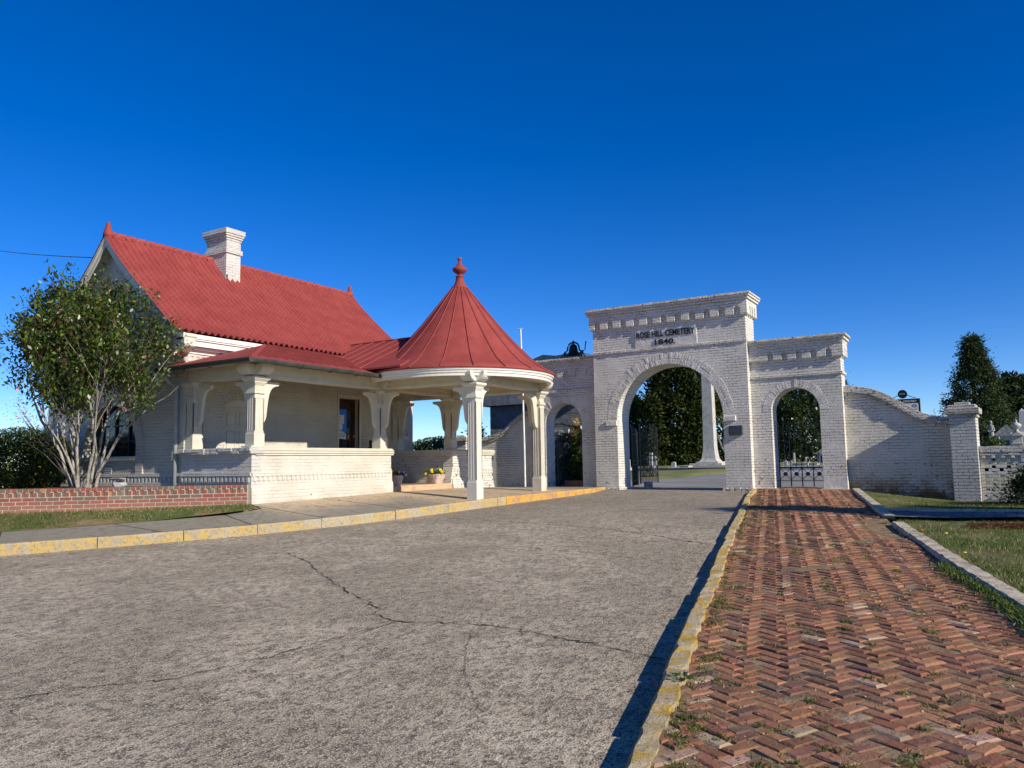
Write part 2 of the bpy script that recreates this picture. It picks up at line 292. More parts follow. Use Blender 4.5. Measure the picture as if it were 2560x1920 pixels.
b.inputs['Color1'].default_value = (.13, .13, .145, 1); b.inputs['Color2'].default_value = (.24, .215, .20, 1); b.inputs['Mortar'].default_value = (.05, .05, .05, 1); M['pavers'] = n.fin(b.outputs['Color'], .85, .2); n.bump(n.math('MULTIPLY', b.outputs['Fac'], -1.0), .01)
def brickcol(k=0):
    r = random.random()
    if r < .45: c = (.255, .108, .058)
    elif r < .70: c = (.34, .155, .082)
    elif r < .88: c = (.20, .092, .06)
    elif r < .96: c = (.15, .085, .06)
    else: c = (.40, .27, .18)
    f = random.uniform(.75, 1.2); return (c[0]*f, c[1]*f*random.uniform(.9, 1.1), c[2]*f, 1)
def gardenbrick():
    r = random.random(); f = random.uniform(.85, 1.15)
    c = (.225, .058, .040) if r < .55 else ((.13, .09, .07) if r < .85 else ((.16, .13, .10) if r < .96 else (.50, .18, .05)))
    return (c[0]*f, c[1]*f, c[2]*f, 1)

# ------------------------------------------------------------ ground, road, pavements
def lin(p, x):     # piecewise linear
    if x <= p[0][0]: return p[0][1]
    for (a, b), (c, d) in zip(p, p[1:]):
        if x <= c: return b + (d-b)*(x-a)/(c-a)
    return p[-1][1]
def clamp(x, a=0., b=1.): return max(a, min(b, x))
def path_z(x, y): return -1.6 + .0355*y
def road_z(x, y): return -1.70 + .0375*y + .04*clamp((-x-3)/8)
def kx(y): return lin([(-8, 1.0), (3.6, -1.60), (5.95, -2.15), (9.58, -3.0), (14.5, -4.11), (20.5, -5.42), (22, -5.70)], y)     # left kerb of the brick path
def rx(y): return lin([(-8, 3.6), (8, .15), (10, -.42), (13.9, -1.38), (21.5, -3.06), (22.1, -3.25)], y)                           # right edge of the brick path
KL = [(-17.5, .5, .2), (-15.6, 3.8, .2), (-14.05, 6.65, .2), (-12.95, 8.3, .19), (-11.92, 10.1, .19), (-11.25, 11.8, .19), (-10.85, 13.4, .19), (-10.6, 15.0, .2), (-10.38, 16.6, .2), (-10.12, 18.2, .17), (-9.92, 19.5, .15), (-9.86, 20.7, .12), (-10.05, 21.75, .08)]
def lawn_z(x, y):
    d = .27*clamp((x+3.4)/2.6)*clamp((y-17)/4.5) + .25*clamp((x-.6)/5)
    return path_z(x, y) - .02 - d + .015*math.sin(x*2.1)*math.sin(y*1.3)
def back_z(x, y): return -.875 + .165*clamp((y-22.2)/14)
ys = [-60, -20, -6] + list(np.arange(-4, 22.3, 2)) + [22.3]
sheet('ground', M['soil'], [[(x, y, -2.0 + .0375*max(y, -6)) for x in (-120, -60, -30, -20, -14, -10, -6, -2, 2, 6, 12, 30, 80)] for y in ys])
sheet('cemetery_ground', M['asphalt'], [[(x, y, back_z(x, y)) for x in (-900, -300, -120, -60, -30, -20, -10, 0, 10, 20, 60, 200, 900)] for y in (22.7, 23, 25, 28, 32, 36, 40, 60, 120, 400, 1500)])
# road between the kerbs, up to the threshold of the arch
rows = []
for y in list(np.arange(-8, 21.9, .5)) + [22.0, 22.6, 23.2]:
    xl = lin([(p[1], p[0]) for p in [(-24, -8, 0)] + KL], y) - .12; xr = kx(y) + .04
    rows.append([(xl + (xr-xl)*t, y, max(road_z(xl + (xr-xl)*t, y), -99) if y < 22 else -.872) for t in np.linspace(0, 1, 13)])
sheet('road', M['road'], rows)
# cracks in the road
CR = [[(-11.07, 7.51), (-10.75, 7.86), (-10.04, 8.31), (-9.4, 8.6), (-8.9, 8.32), (-8.47, 8.13), (-7.98, 7.76), (-7.56, 7.48), (-6.82, 6.99), (-6.52, 6.82), (-6.28, 6.64), (-6.1, 6.56), (-5.74, 6.36), (-5.38, 6.15), (-5.26, 5.94), (-5.04, 5.87), (-4.85, 5.8), (-4.52, 5.93), (-4.05, 6.02), (-3.74, 6.04), (-3.5, 5.98), (-3.26, 5.93), (-2.87, 5.87), (-2.53, 5.77), (-2.33, 5.73), (-2.22, 5.7)],
[(-8.6, 8.25), (-8.33, 8.71), (-7.79, 9.37), (-7.53, 9.68), (-6.98, 9.92), (-6.96, 10.18), (-6.43, 10.4), (-6.12, 10.41), (-5.75, 10.23), (-5.14, 10.27), (-4.65, 10.11), (-3.52, 9.77)],
[(-9.98, 13.55), (-8.59, 13.37), (-8.07, 13.33), (-7.39, 13.17), (-6.28, 12.94), (-5.63, 12.69), (-4.84, 12.32), (-4.23, 11.87), (-3.65, 11.6)],
[(-5.63, 12.69), (-5.68, 11.88), (-6.04, 11.04)],
[(-4.85, 5.8), (-4.92, 5.26), (-5.0, 4.93), (-5.02, 4.56), (-5.08, 4.28), (-5.16, 4.0), (-5.21, 3.72), (-5.39, 3.56), (-5.58, 3.37), (-5.72, 3.22), (-5.76, 3.11), (-5.91, 2.85)],
[(-5.76, 3.11), (-5.63, 2.89), (-5.57, 2.69)],
[(-4.89, 8.24), (-4.56, 7.18), (-4.12, 6.04), (-3.85, 5.51), (-3.55, 5.04), (-3.32, 4.72), (-3.04, 4.4), (-2.79, 4.16)]]
CW = [.0065, .004, .009, .003, .003, .002, .0012]
b = MB()
for ci, c in enumerate(CR):
    P = []
    for (x0, y0), (x1, y1) in zip(c, c[1:]):
        L = math.hypot(x1-x0, y1-y0); k = max(2, int(L/.05))
        for i in range(k):
            t = i/k; s = .018*(1 if ci < 6 else .5); P.append((x0+(x1-x0)*t + random.gauss(0, s), y0+(y1-y0)*t + random.gauss(0, s)))
    P.append(c[-1]); w = CW[ci]
    for i in range(len(P)-1):
        (x0, y0), (x1, y1) = P[i], P[i+1]; L = math.hypot(x1-x0, y1-y0) or 1; nx, ny = -(y1-y0)/L, (x1-x0)/L
        w0 = w*abs(math.sin(i*.37)+.55*math.sin(i*1.3)+.35)*.8+(.0022 if ci < 5 else .0010); w1 = w*abs(math.sin((i+1)*.37)+.55*math.sin((i+1)*1.3)+.35)*.8+(.0022 if ci < 5 else .0010)
        if i == 0: w0 = .001
        q = [(x0-nx*w0, y0-ny*w0), (x0+nx*w0, y0+ny*w0), (x1+nx*w1, y1+ny*w1), (x1-nx*w1, y1-ny*w1)]
        b.add([(x, y, road_z(x, y)+.006) for x, y in q], [(0, 1, 2, 3)])
o = b.build('road_crack', M['crack']); o['kind'] = 'structure'
# yellow kerb beside the road, laid in separate stones
def kerbrun(name, mat, pts, w, jit=.006, seg=1.5, gap=.012, side=1, kind='structure', deep=.3, rough=0):
    """pts: (x,y,ztop) polyline of the road-side top edge"""
    P = [Vector(p) for p in pts]; L = [0]
    for a, c in zip(P, P[1:]): L.append(L[-1] + (c-a).length)
    def at(s):
        s = clamp(s, 0, L[-1])
        for i in range(len(P)-1):
            if s <= L[i+1]: t = (s-L[i])/(L[i+1]-L[i]); return P[i].lerp(P[i+1], t), (P[i+1]-P[i]).normalized()
        return P[-1], (P[-1]-P[-2]).normalized()
    b = MB(); s = 0
    while s < L[-1]-.1:
        ln = seg*random.uniform(.75, 1.2); e = min(s+ln, L[-1]); k = max(2, int((e-s)/(.12 if rough else .4))); oz = random.uniform(-jit, jit); ox = random.uniform(-jit, jit); vs = []
        for i in range(k+1):
            p, d = at(s + (e-gap-s)*i/k); nrm = Vector((-d.y, d.x, 0)).normalized()*side; r1 = random.gauss(0, rough); r2 = random.gauss(0, rough)
            for (a, z) in ((0, -deep), (-.004, -.03+r2*.5), (.02+r1*.6, r1*.4), (w-.02+r2, r2*.4), (w, -deep)): q = p + nrm*(a+ox); vs.append((q.x, q.y, p.z+z+oz))
        fs = [(i*5+j, i*5+j+1, i*5+j+6, i*5+j+5) for i in range(k) for j in range(4)] + [tuple(range(5)), tuple(reversed(range(k*5, k*5+5)))]
        b.add(vs, fs); s = e
    o = b.build(name, mat); o['kind'] = kind; return o
kt = [(x, y, road_z(x, y)+h) for x, y, h in KL]
kerbrun('kerb', M['kerb'], kt[:9], .16, side=1, rough=.003)
kerbrun('kerb', M['kerb2'], kt[8:], .16, side=1, seg=2.2, rough=.003)
kt2 = [(kx(y), y, path_z(kx(y), y)+.02) for y in list(np.arange(-1, 21.5, 1.2)) + [21.85]]
kerbrun('path_kerb', M['pkerb'], kt2, .15, side=-1, seg=1.1, jit=.014, gap=.02, deep=.35, rough=.015)
kt3 = [(rx(y), y, path_z(rx(y), y)+.05) for y in list(np.arange(0, 15.2, 1.1))]
kerbrun('path_kerb', M['gkerb'], kt3, .2, side=-1, seg=1.9, jit=.012, gap=.015, deep=.3, rough=.005)
kt3 = [(rx(y), y, path_z(rx(y), y)+.05) for y in (15.2, 17, 18.4, 20, 21.6)]
kerbrun('path_kerb', M['gkerb'], kt3, .2, side=-1, seg=1.9, jit=.012, gap=.015, deep=.3, rough=.005)
# left pavement, from the kerb to the porch
BK = [(-20.5, 2.5, -1.15), (-18.2, 5.2, -1.16), (-15.8, 7.5, -1.14), (-14.8, 8.45, -1.08), (-14.05, 9.2, -1.03), (-13.45, 10.6, -.97), (-12.95, 11.15, -.87), (-13.62, 11.42, -.80), (-13.66, 13.5, -.77), (-13.66, 16, -.72), (-13.66, 18.7, -.715), (-13.66, 19.5, -.72), (-14.2, 20.6, -.75), (-15.2, 21.6, -.79)]
kk = []
for (x, y, h) in KL: kk.append((x-.13, y+.03, road_z(x, y)+h-.004))
def resamp(P, n):
    P = [Vector(p) for p in P]; L = [0]
    for a, c in zip(P, P[1:]): L.append(L[-1]+(c-a).length)
    out = []
    for i in range(n):
        s = L[-1]*i/(n-1)
        for j in range(len(P)-1):
            if s <= L[j+1]+1e-6: out.append(P[j].lerp(P[j+1], (s-L[j])/(L[j+1]-L[j]))); break
    return out
# match the two edges section by section so slabs run square to the kerb
ia = [kk[0], kk[1], kk[2], kk[3], kk[3], kk[4], kk[5], kk[5], kk[6], kk[8], kk[9], kk[10], kk[11], kk[12]]
ia[4] = tuple((Vector(kk[3])+Vector(kk[4]))/2); ia[6] = tuple(Vector(kk[4]).lerp(Vector(kk[5]), .6)); ia[12] = kk[11]
rows = []
for i in range(len(BK)-1):
    for t in ([0, .5] if i < len(BK)-2 else [0, .5, 1]):
        a = Vector(ia[i]).lerp(Vector(ia[i+1]), t); c = Vector(BK[i]).lerp(Vector(BK[i+1]), t)
        rows.append([tuple(a.lerp(c, s)) for s in (0, .2, .4, .6, .8, 1)])
sheet('pavement', M['pave'], rows)
sheet('pavement', M['pave'], [[(x, y, lin([(19, -.75), (21.75, -.80), (23, -.83)], y) - .035*clamp((x+14)/4)) for x in (-15.9, -14.2, -12.6, -11.2, -10.2)] for y in (20.4, 21.0, 21.75, 22.4, 23.2)])
# pavement joints
b = MB()
def joint(p, q, z=.004, w=.011):
    (x0, y0, z0), (x1, y1, z1) = p, q; L = math.hypot(x1-x0, y1-y0); nx, ny = -(y1-y0)/L*w, (x1-x0)/L*w
    b.add([(x0-nx, y0-ny, z0+z), (x0+nx, y0+ny, z0+z), (x1+nx, y1+ny, z1+z), (x1-nx, y1-ny, z1+z)], [(0, 1, 2, 3)])
for i in (2, 4, 7, 10, 13, 16, 19): 
    if i < len(rows): 
        r_ = rows[i]
        for a, c in zip(r_, r_[1:]): joint(a, c)
o = b.build('pavement_joint', M['crack']); o['kind'] = 'structure'
# grass verge between pavement and garden wall; yard behind the wall
WALL = [(-22.5, 2.2), (-17.0, 7.95), (-13.62, 11.32)]
WB = [(-22.5, 2.2, -.98), (-19.6, 5.2, -.93), (-17.0, 7.95, -.885), (-15.9, 9.05, -.87), (-14.8, 10.15, -.85), (-13.64, 11.3, -.825)]
VB = [(-20.5, 2.5, -1.15), (-18.2, 5.2, -1.16), (-15.8, 7.5, -1.14), (-14.8, 8.45, -1.08), (-13.95, 9.4, -1.02), (-12.98, 11.12, -.875)]
rows = [[tuple(Vector(a).lerp(Vector(c), s) + Vector((0, 0, .01+.02*math.sin(s*3.1)))) for a, c in zip(VB, WB)] for s in (-.02, .1, .3, .5, .75, 1.0, 1.02)]
sheet('verge', M['verge'], rows)
# yard: raised ground behind the garden wall
def wall_xy(t):   # t metres from the porch corner towards the left
    a = Vector((-13.62, 11.32)); d = (Vector((-17.0, 7.95))-a).normalized(); return a + d*t
rows = []
for t in list(np.arange(0, 9, .8)) + [12, 25, 60]:
    p = wall_xy(t); rows.append([(p.x-.12, p.y+.12, -.44), (p.x-.9, p.y+.9, -.43), (p.x-2.2, p.y+2.2, -.43), (p.x-5, p.y+5, -.44), (p.x-14, p.y+14, -.45), (p.x-60, p.y+60, -.45)])
sheet('yard_ground', M['soil'], rows)
# brick path in herringbone, laid as single bricks
def und(X, Y): return .012*math.sin(X*3.1+Y*.7)+.012*math.sin(Y*2.3+X)
b = MB(); bw, bl = .102, .205; ca, sa = math.cos(R(45+13)), math.sin(R(45+13))
def hsh(x, y): return .5+.5*math.sin(x*1.7+2*math.sin(y*.9))*math.sin(y*1.3+1.5*math.sin(x*1.1))
N = 150
cells = []
for i in range(-N, N):
    for j in range(-N, N):
        # herringbone unit on a grid of brick widths
        k = (i + j) % 4
        if k == 0: r = (i, j, i+2, j+1)
        elif (i - j) % 4 == 1 and False: r = None
        else: continue
        cells.append(r)
# standard tiling: horizontal brick at (i,j) where (i-j)%4==0, vertical at (i,j) where (i-j)%4==2 offset
cells = []
for i in range(-N, N):
    for j in range(-N, N):
        if (i-j) % 4 == 0: cells.append((i, j, i+2, j+1))
        if (i-j) % 4 == 3: cells.append((i, j, i+1, j+2))
for (i0, j0, i1, j1) in cells:
    cx, cy = (i0+i1)/2*bw, (j0+j1)/2*bw; X = -1.8 + cx*ca - cy*sa + random.gauss(0, .0035); Y = 10.5 + cx*sa + cy*ca + random.gauss(0, .0035)
    if not (.8 < Y < 22.0): continue
    mgl, mgr = kx(Y)+.17, rx(Y)-.03
    mgl += .05*math.sin(Y*1.9)
    if X < kx(Y)+.10 or X > mgr+.06: continue
    edge = min(X-mgl, mgr-X)
    if random.random() < (.012 if edge > .3 else .07) or (hsh(X, Y) > .985): continue
    z = path_z(X, Y) + und(X, Y) + random.gauss(0, .0026)
    if 12.5 < Y < 15 and rx(Y)-X < .5: z -= .05*(1-(rx(Y)-X)/.5)
    hx, hy = (i1-i0)/2*bw-random.uniform(.001, .006), (j1-j0)/2*bw-random.uniform(.001, .006)
    Mt = Matrix.Translation((X, Y, z)) @ Matrix.Rotation(R(58)+random.gauss(0, .04), 4, 'Z') @ Matrix.Rotation(random.gauss(0, .018), 4, 'X') @ Matrix.Rotation(random.gauss(0, .018), 4, 'Y')
    b.col = brickcol(); c_ = .012
    q = lambda s: s*random.uniform(.5, 1.6)
    vs = [(-hx, -hy, -.05), (hx, -hy, -.05), (hx, hy, -.05), (-hx, hy, -.05), (-hx, -hy, -.009), (hx, -hy, -.009), (hx, hy, -.009), (-hx, hy, -.009),
          (-hx+q(c_), -hy+q(c_), 0), (hx-q(c_), -hy+q(c_), 0), (hx-q(c_), hy-q(c_), 0), (-hx+q(c_), hy-q(c_), 0)]
    b.add(vs, [(0, 1, 5, 4), (1, 2, 6, 5), (2, 3, 7, 6), (3, 0, 4, 7), (4, 5, 9, 8), (5, 6, 10, 9), (6, 7, 11, 10), (7, 4, 8, 11), (8, 9, 10, 11)], Mt)
o = b.build('brick_path', M['pathbrick'], col=True); o['kind'] = 'structure'
sheet('path_bed', M['sand'], [[(kx(y)+(rx(y)-kx(y))*t+.02, y, path_z(0, y)-.0075 + und(kx(y)+(rx(y)-kx(y))*t+.02, y) + .003*math.sin(t*37+y*9)) for t in np.linspace(0, 1, 25)] for y in list(np.arange(-1, 22, .15))+[22.0, 22.8]])
# right lawn with a paver path crossing it
rows = []
for y in list(np.arange(-6, 22.0, 1.0)) + [22.3, 23.0]:
    x0 = rx(y)+.17; rows.append([(x, y, lawn_z(x, y)) for x in (x0, x0+.4, x0+.9, x0+1.5, x0+2.2, x0+3, x0+4.5, x0+7, x0+12, x0+30)])
sheet('lawn', M['lawn'], rows)
sheet('paver_path', M['pavers'], [[(x, lin([(-2, ya), (2, yb), (14, yb+.6)], x), lawn_z(x, 16)+.03) for x in (rx(16)+.19, -1.2, -.4, .4, 1.2, 2.5, 5, 14)] for ya, yb in ((14.95, 15.6), (15.8, 16.3), (16.55, 17.0))])
b = MB(); b.prism([(rx(16.6)+.19, 16.56), (.2, 16.84), (5, 17.25), (5, 17.32), (.2, 16.91), (rx(16.6)+.19, 16.63)], lawn_z(0, 16.8)-.1, lawn_z(0, 16.8)+.045, 'z'); o = b.build('paver_edging', M['gkerb']); o['kind'] = 'structure'
# raised lawns of the cemetery and the grass island by the drive
sheet('cemetery_lawn', M['farlawn'], [[(x, y, -.44 + .004*(y-40) if y < 90 else -.24) for x in (-900, -200, -60, -24, -11.1)] for y in (41.4, 50, 70, 90, 300, 1400)])
sheet('cemetery_lawn', M['farlawn'], [[(x, y, -.44 + .004*(y-40) if y < 90 else -.24) for x in (-11.1, 2, 20, 200, 900)] for y in (40.0, 50, 70, 90, 300, 1400)])
def rayxy(px, t): return Vector((-.51943+.85199*(px-1280)/1939.28, .84853+.52334*(px-1280)/1939.28))*t
nr = [rayxy(*q) for q in ((1380, 31), (1500, 31.2), (1633, 32.3), (1690, 33.3), (1709, 34.4), (1722, 36.2), (1760, 37.8), (1812, 38.8), (1900, 39.3))]
rows = []
for s_ in (0, .12, .3, .6, 1.0): rows.append([(p.x+(q-p.x)*s_, p.y+(41.12-p.y)*s_, -.82+.11*clamp((p.y-29)/8)+(0 if s_ == 0 else .10+.13*s_)) for p, q in zip(nr, (-30, -26, -17.6, -15.4, -14.5, -13.9, -13.2, -12.2, -11.2))])
sheet('grass_bank', M['farlawn'], rows)
sheet('cemetery_lawn', M['farlawn'], [[(x, y, -.83+.01*(y-23)) for x in (-1.2, 2, 8, 30)] for y in (22.75, 28, 36)])
# ------------------------------------------------------------ cemetery gate
def arc(cx, cz, r, a0, a1, n): return [(cx+r*math.cos(R(a0+(a1-a0)*i/n)), cz+r*math.sin(R(a0+(a1-a0)*i/n))) for i in range(n+1)]
def arch_wall(x0, x1, z0, z1, jl, jr, spring, crown, y0, y1, b):
    r = (jr-jl)/2; cx = (jl+jr)/2; cz = spring; ry = crown-spring
    A = [(cx-r*math.cos(PI*i/28), cz+ry*math.sin(PI*i/28)) for i in range(29)]
    b.prism([(x0, z0), (jl, z0)] + A + [(jr, z0), (x1, z0), (x1, z1), (x0, z1)], y0, y1)
def voussoirs(cx, spring, r, ry, th, yf, n, b, drop=0, jit=.006):
    for ring, (ra, rb) in enumerate(((0, th*.5), (th*.5, th)) if th > .26 else ((0, th),)):
        for i in range(n):
            a0 = PI*i/n + random.uniform(.0, .004); a1 = PI*(i+1)/n - .007/r; p = random.gauss(.004, jit*.6); e = random.gauss(0, .012) if ring else 0
            f = lambda a, q: (cx-(r+q)*math.cos(a), spring+(ry+q)*math.sin(a))
            pts = [f(a0, ra+.003), f(a1, ra+.003), f(a1, rb-.004+e), f(a0, rb-.004+e)]; b.prism(pts, yf-max(.003, p), yf+.05)
    if drop:
        for s in (-1, 1):
            for k in range(int(drop/.076)):
                p = random.gauss(.004, jit*.6); x = sorted((cx+s*r, cx+s*(r+th)))
                b.box(x[0]+.003, x[1], yf-max(.003, p), yf+.05, spring-(k+1)*.076+.006, spring-k*.076-.003)
def corbel_band(b, x0, x1, z0, z1, zt, nich, w, y0, y1):
    pts = [(x0, z0)]
    for c in nich:
        pts += [(c-w/2, z0)] + [(c-w/2*math.cos(PI*i/10), zt-w/2+w/2*math.sin(PI*i/10)) for i in range(11)] + [(c+w/2, z0)]
    pts += [(x1, z0), (x1, z1), (x0, z1)]; b.prism(pts, y0, y1)
def side_corbel(b, y0, y1, z0, z1, zt, xa, xb, n):   # the band returned round the end, facing +X
    w = .09; pts = [(y0, z0)]; L = y1-y0
    for k in range(n):
        c = y0 + L*(k+1)/(n+1); pts += [(c-w/2, z0+.001), (c-w/2, zt), (c+w/2, zt), (c+w/2, z0+.001)]
    pts += [(y1, z0), (y1, z1), (y0, z1)]; b.prism(pts, xa, xb, 'x')
def coping(b, x0, x1, y0, y1, zb, zt, p, n=2):        # stepped cornice under a slab
    h = (zt-.062-zb)/n
    for k in range(n): q = p*(.5+.5*k/n)*.9; b.box(x0-q, x1+q, y0-q, y1+q, zb+h*k+.002, zb+h*(k+1))
def slab(b, x0, x1, y0, y1, z0, z1, rough=.01, seg=.24):
    for (xa, xb) in [(x0+(x1-x0)*i/int((x1-x0)/seg), x0+(x1-x0)*(i+1)/int((x1-x0)/seg)) for i in range(int((x1-x0)/seg))]:
        b.taper(xa+.002, xb-.002, y0+random.uniform(-rough, rough), y1+random.uniform(-rough, rough), z0, z1+random.uniform(-rough, rough)*.6, .012)
g = thing('cemetery_gate', (-8.06, 22.4, -.85), 'white painted brick entrance with one tall and two low arches, arcaded cornices and black lettering', 'gate')
Y0, Y1, S0, S1 = 22.0, 22.9, 22.26, 22.86
b = MB(); arch_wall(-10.45, -5.68, -.9, 4.53, -9.70, -6.42, 1.22, 2.86, Y0, Y1, b); main = b.build('central_block', M['gate'], g)
b = MB(); voussoirs(-8.06, 1.22, 1.64, 1.64, .33, Y0, 62, b); b.build('arch_ring', M['voussoir'], main, bevel=.006)
for s, (a, c) in ((0, (-10.06, -9.705)), (1, (-6.415, -6.06))): b = MB(); b.box(a, c, Y0-.045, Y0+.2, 1.085, 1.235); b.build('impost_block', M['render'], main, bevel=.012)
b = MB(); nich = [-10.255+.4375*i for i in range(11)]; corbel_band(b, -10.54, -5.59, 4.10, 4.53, 4.34, nich, .185, Y0-.09, Y0+.02); side_corbel(b, Y0+.02, Y1+.09, 4.10, 4.53, 4.36, -5.72, -5.59, 3); b.box(-10.54, -10.4, Y0+.02, Y1+.09, 4.1, 4.53); b.build('corbel_table', M['gate'], main, bevel=.006)
b = MB(); coping(b, -10.45-.06, -5.68+.06, Y0-.06, Y1+.06, 4.53, 4.735, .17); b.build('cornice', M['gate'], main, bevel=.005)
b = MB(); slab(b, -10.45-.17, -5.68+.2, Y0-.2, Y1+.2, 4.665, 4.735); b.build('coping', M['gate_top'], main)
b = MB(); x = -10.49
while x < -5.66: w = min(.235, -5.65-x); b.box(x, x+w-.006, Y0-.035+random.gauss(0, .006), Y0+.05, 3.33+random.gauss(0, .003), 3.40+random.gauss(0, .003)); x += .235
b.build('string_course', M['gate_side'], main, bevel=.006)
# sign panel with raised letters
b = MB(); b.box(-9.02, -7.09, Y0-.022, Y0+.05, 3.405, 3.97); sp = b.build('sign_panel', M['render'], main, bevel=.006)
def text(body, x, y, z, w, h, mat, parent, depth=.02, name='lettering', rot=0):
    c = bpy.data.curves.new('txt', 'FONT'); c.body = body; c.extrude = .012; c.bevel_depth = 0; c.offset = .018; c.size = 1
    o = bpy.data.objects.new('txt', c); COL.objects.link(o); dg = bpy.context.evaluated_depsgraph_get(); me = bpy.data.meshes.new_from_object(o.evaluated_get(dg)); bpy.data.objects.remove(o)
    xs = [v.co.x for v in me.vertices]; ys_ = [v.co.y for v in me.vertices]; x0, x1, y0_, y1_ = min(xs), max(xs), min(ys_), max(ys_)
    for v in me.vertices:
        a = (v.co.x-x0)/(x1-x0); q = (v.co.y-y0_)/(y1_-y0_); v.co = Vector((x + a*w, y - (depth if v.co.z > 0 else -.005), z + q*h))
    return link(me, name, mat, parent)
text('ROSE HILL CEMETERY', -8.97, Y0-.022, 3.70, 1.82, .185, M['letter'], sp)
text('1840.', -8.38, Y0-.022, 3.455, .64, .17, M['letter'], sp)
b = MB(); b.box(-6.26, -5.89, Y0-.075, Y0+.01, .675, .95); pq = b.build('plaque', M['plaque'], main, bevel=.008)
b = MB(); b.box(-6.25, -5.90, Y0-.079, Y0-.07, .93, .942); b.box(-6.25, -5.90, Y0-.079, Y0-.07, .683, .695)
for i in range(7):
    x = -6.225
    while x < -5.94: w = random.uniform(.015, .05); b.box(x, min(x+w, -5.93), Y0-.080, Y0-.07, .905-i*.033, .919-i*.033); x += w+.008
b.build('plaque_lettering', M['plaquetext'], pq)
for (a, c, y0, y1, zt) in ((-10.5, -9.62, Y0-.13, Y1+.05, -.80), (-6.52, -5.62, Y0-.11, Y1+.05, -.79)):
    n_ = 5; b = MB()
    for i in range(n_): xx = a+(c-a)*i/n_; b.taper(xx, xx+(c-a)/n_-.003, y0+random.uniform(-.02, .02), y1, -1.05, zt+random.uniform(-.02, .015), .025)
    b.build('plinth', M['gate_top'], main)
# side blocks with the low arches
def sideblock(x0, x1, jl, jr, spring, crown, nich, name, right):
    b = MB(); arch_wall(x0, x1, -.9, 3.1, jl, jr, spring, crown, S0, S1, b); o = b.build(name, M['gate_side'], g); o['label'] = 'side block with small arch ' + ('next to the right curved wall' if right else 'behind the round-roofed porch')
    b = MB(); voussoirs((jl+jr)/2, spring, (jr-jl)/2, crown-spring, .24, S0, 30, b, drop=.0); b.build('arch_ring', M['voussoir'], o, bevel=.005)
    e0, e1 = (x0, x1+.09) if right else (x0-.09, x1)
    b = MB(); corbel_band(b, e0, e1, 2.73, 3.1, 2.96, nich, .155, S0-.08, S0+.02)
    if right: side_corbel(b, S0+.02, S1+.08, 2.73, 3.1, 2.95, x1-.05, x1+.09, 2)
    else: b.box(e0, x0+.05, S0+.02, S1+.08, 2.73, 3.1)
    b.build('corbel_table', M['gate_side'], o, bevel=.006)
    b = MB(); h = .085
    for k in range(2): q = .05+.045*(k+1); b.box(x0-(0 if right else q), x1+(q if right else 0), S0-q, S1+q, 3.1+k*h, 3.1+(k+1)*h-.002)
    b.build('cornice', M['gate'], o, bevel=.005)
    b = MB(); slab(b, x0-(0 if right else .19), x1+(.19 if right else 0), S0-.19, S1+.19, 3.268, 3.335, .008); b.build('coping', M['gate_top'], o)
    b = MB(); b.box(x0-(0 if right else .03), x1+(.045 if right else 0), S0-.035, S1+.035, 2.255, 2.325); b.build('string_course', M['gate_side'], o, bevel=.006)
    for (a, c) in ((x0, jl+.05), (jr-.07, x1+.02)): b = MB(); b.taper(a, c, S0-.05, S1+.04, -1.0, -.81, .01); b.build('plinth', M['render'], o)
    return o
sr = sideblock(-5.68, -3.27, -5.14, -3.86, 1.31, 1.95, [-4.70+.385*(i-1.0) for i in range(5)], 'side_block', True)
slb = sideblock(-12.86, -10.45, -12.36, -11.04, 1.25, 1.90, [-12.32+.393*i for i in range(5)], 'side_block', False)
b = MB(); b.taper(-3.86, -3.255, S0-.012, S1, -.9, -.50, .01); b.build('render_patch', M['render'], sr)

# curved wing walls and their end pillars
def curvewall(name, top, thick, y0, y1, zb, mat, label, cat):
    w = thing(name, (top[0][0], (y0+y1)/2, -.9), label, cat)
    # smooth the top line
    xs = [p[0] for p in top]; P = []
    n_ = 40
    for i in range(n_+1):
        x = xs[0]+(xs[-1]-xs[0])*i/n_
        z = sum(lin(sorted(top), x+d)*wt for d, wt in ((-.12, .25), (0, .5), (.12, .25))); P.append((x, z))
    b = MB(); b.prism([(P[0][0], zb), (P[-1][0], zb)] + [(x, z-thick+.02) for x, z in reversed(P)], y0, y1); b.build('wall_panel', mat, w)
    b = MB(); k = 0
    for c in range(3):   # three courses of bricks following the curve
        s = .0 if c % 2 else .5; L = [0]
        for a, d in zip(P, P[1:]): L.append(L[-1]+math.hypot(d[0]-a[0], d[1]-a[1]))
        t = -s*.23; yo = (.05, .085, .035)[c]
        while t < L[-1]:
            a0, a1 = max(0, t), min(L[-1], t+.222); t += .23
            if a1-a0 < .03: continue
            def at(q):
                j = min(range(len(L)-1), key=lambda i: 0 if L[i] <= q <= L[i+1] else 1); r = (q-L[j])/(L[j+1]-L[j]); A, B = P[j], P[j+1]; dx, dz = B[0]-A[0], B[1]-A[1]; l = math.hypot(dx, dz)
                return A[0]+dx*r, A[1]+dz*r, -dz/l, dx/l
            n0 = thick*(3-c)/3; n1 = thick*(2-c)/3+.005; (xa, za, nx, nz), (xb, zb_, mx, mz) = at(a0), at(a1)
            sgn = 1 if nz > 0 else -1
            j = random.gauss(0, .006); b.prism([(xa-sgn*nx*n0, za-sgn*nz*n0), (xb-sgn*mx*n0, zb_-sgn*mz*n0), (xb-sgn*mx*n1, zb_-sgn*mz*n1), (xa-sgn*nx*n1, za-sgn*nz*n1)], y0-yo-j, y1+yo)
    b.build('coping', M['gate_top'], w, bevel=.007)
    return w
k = 1.022
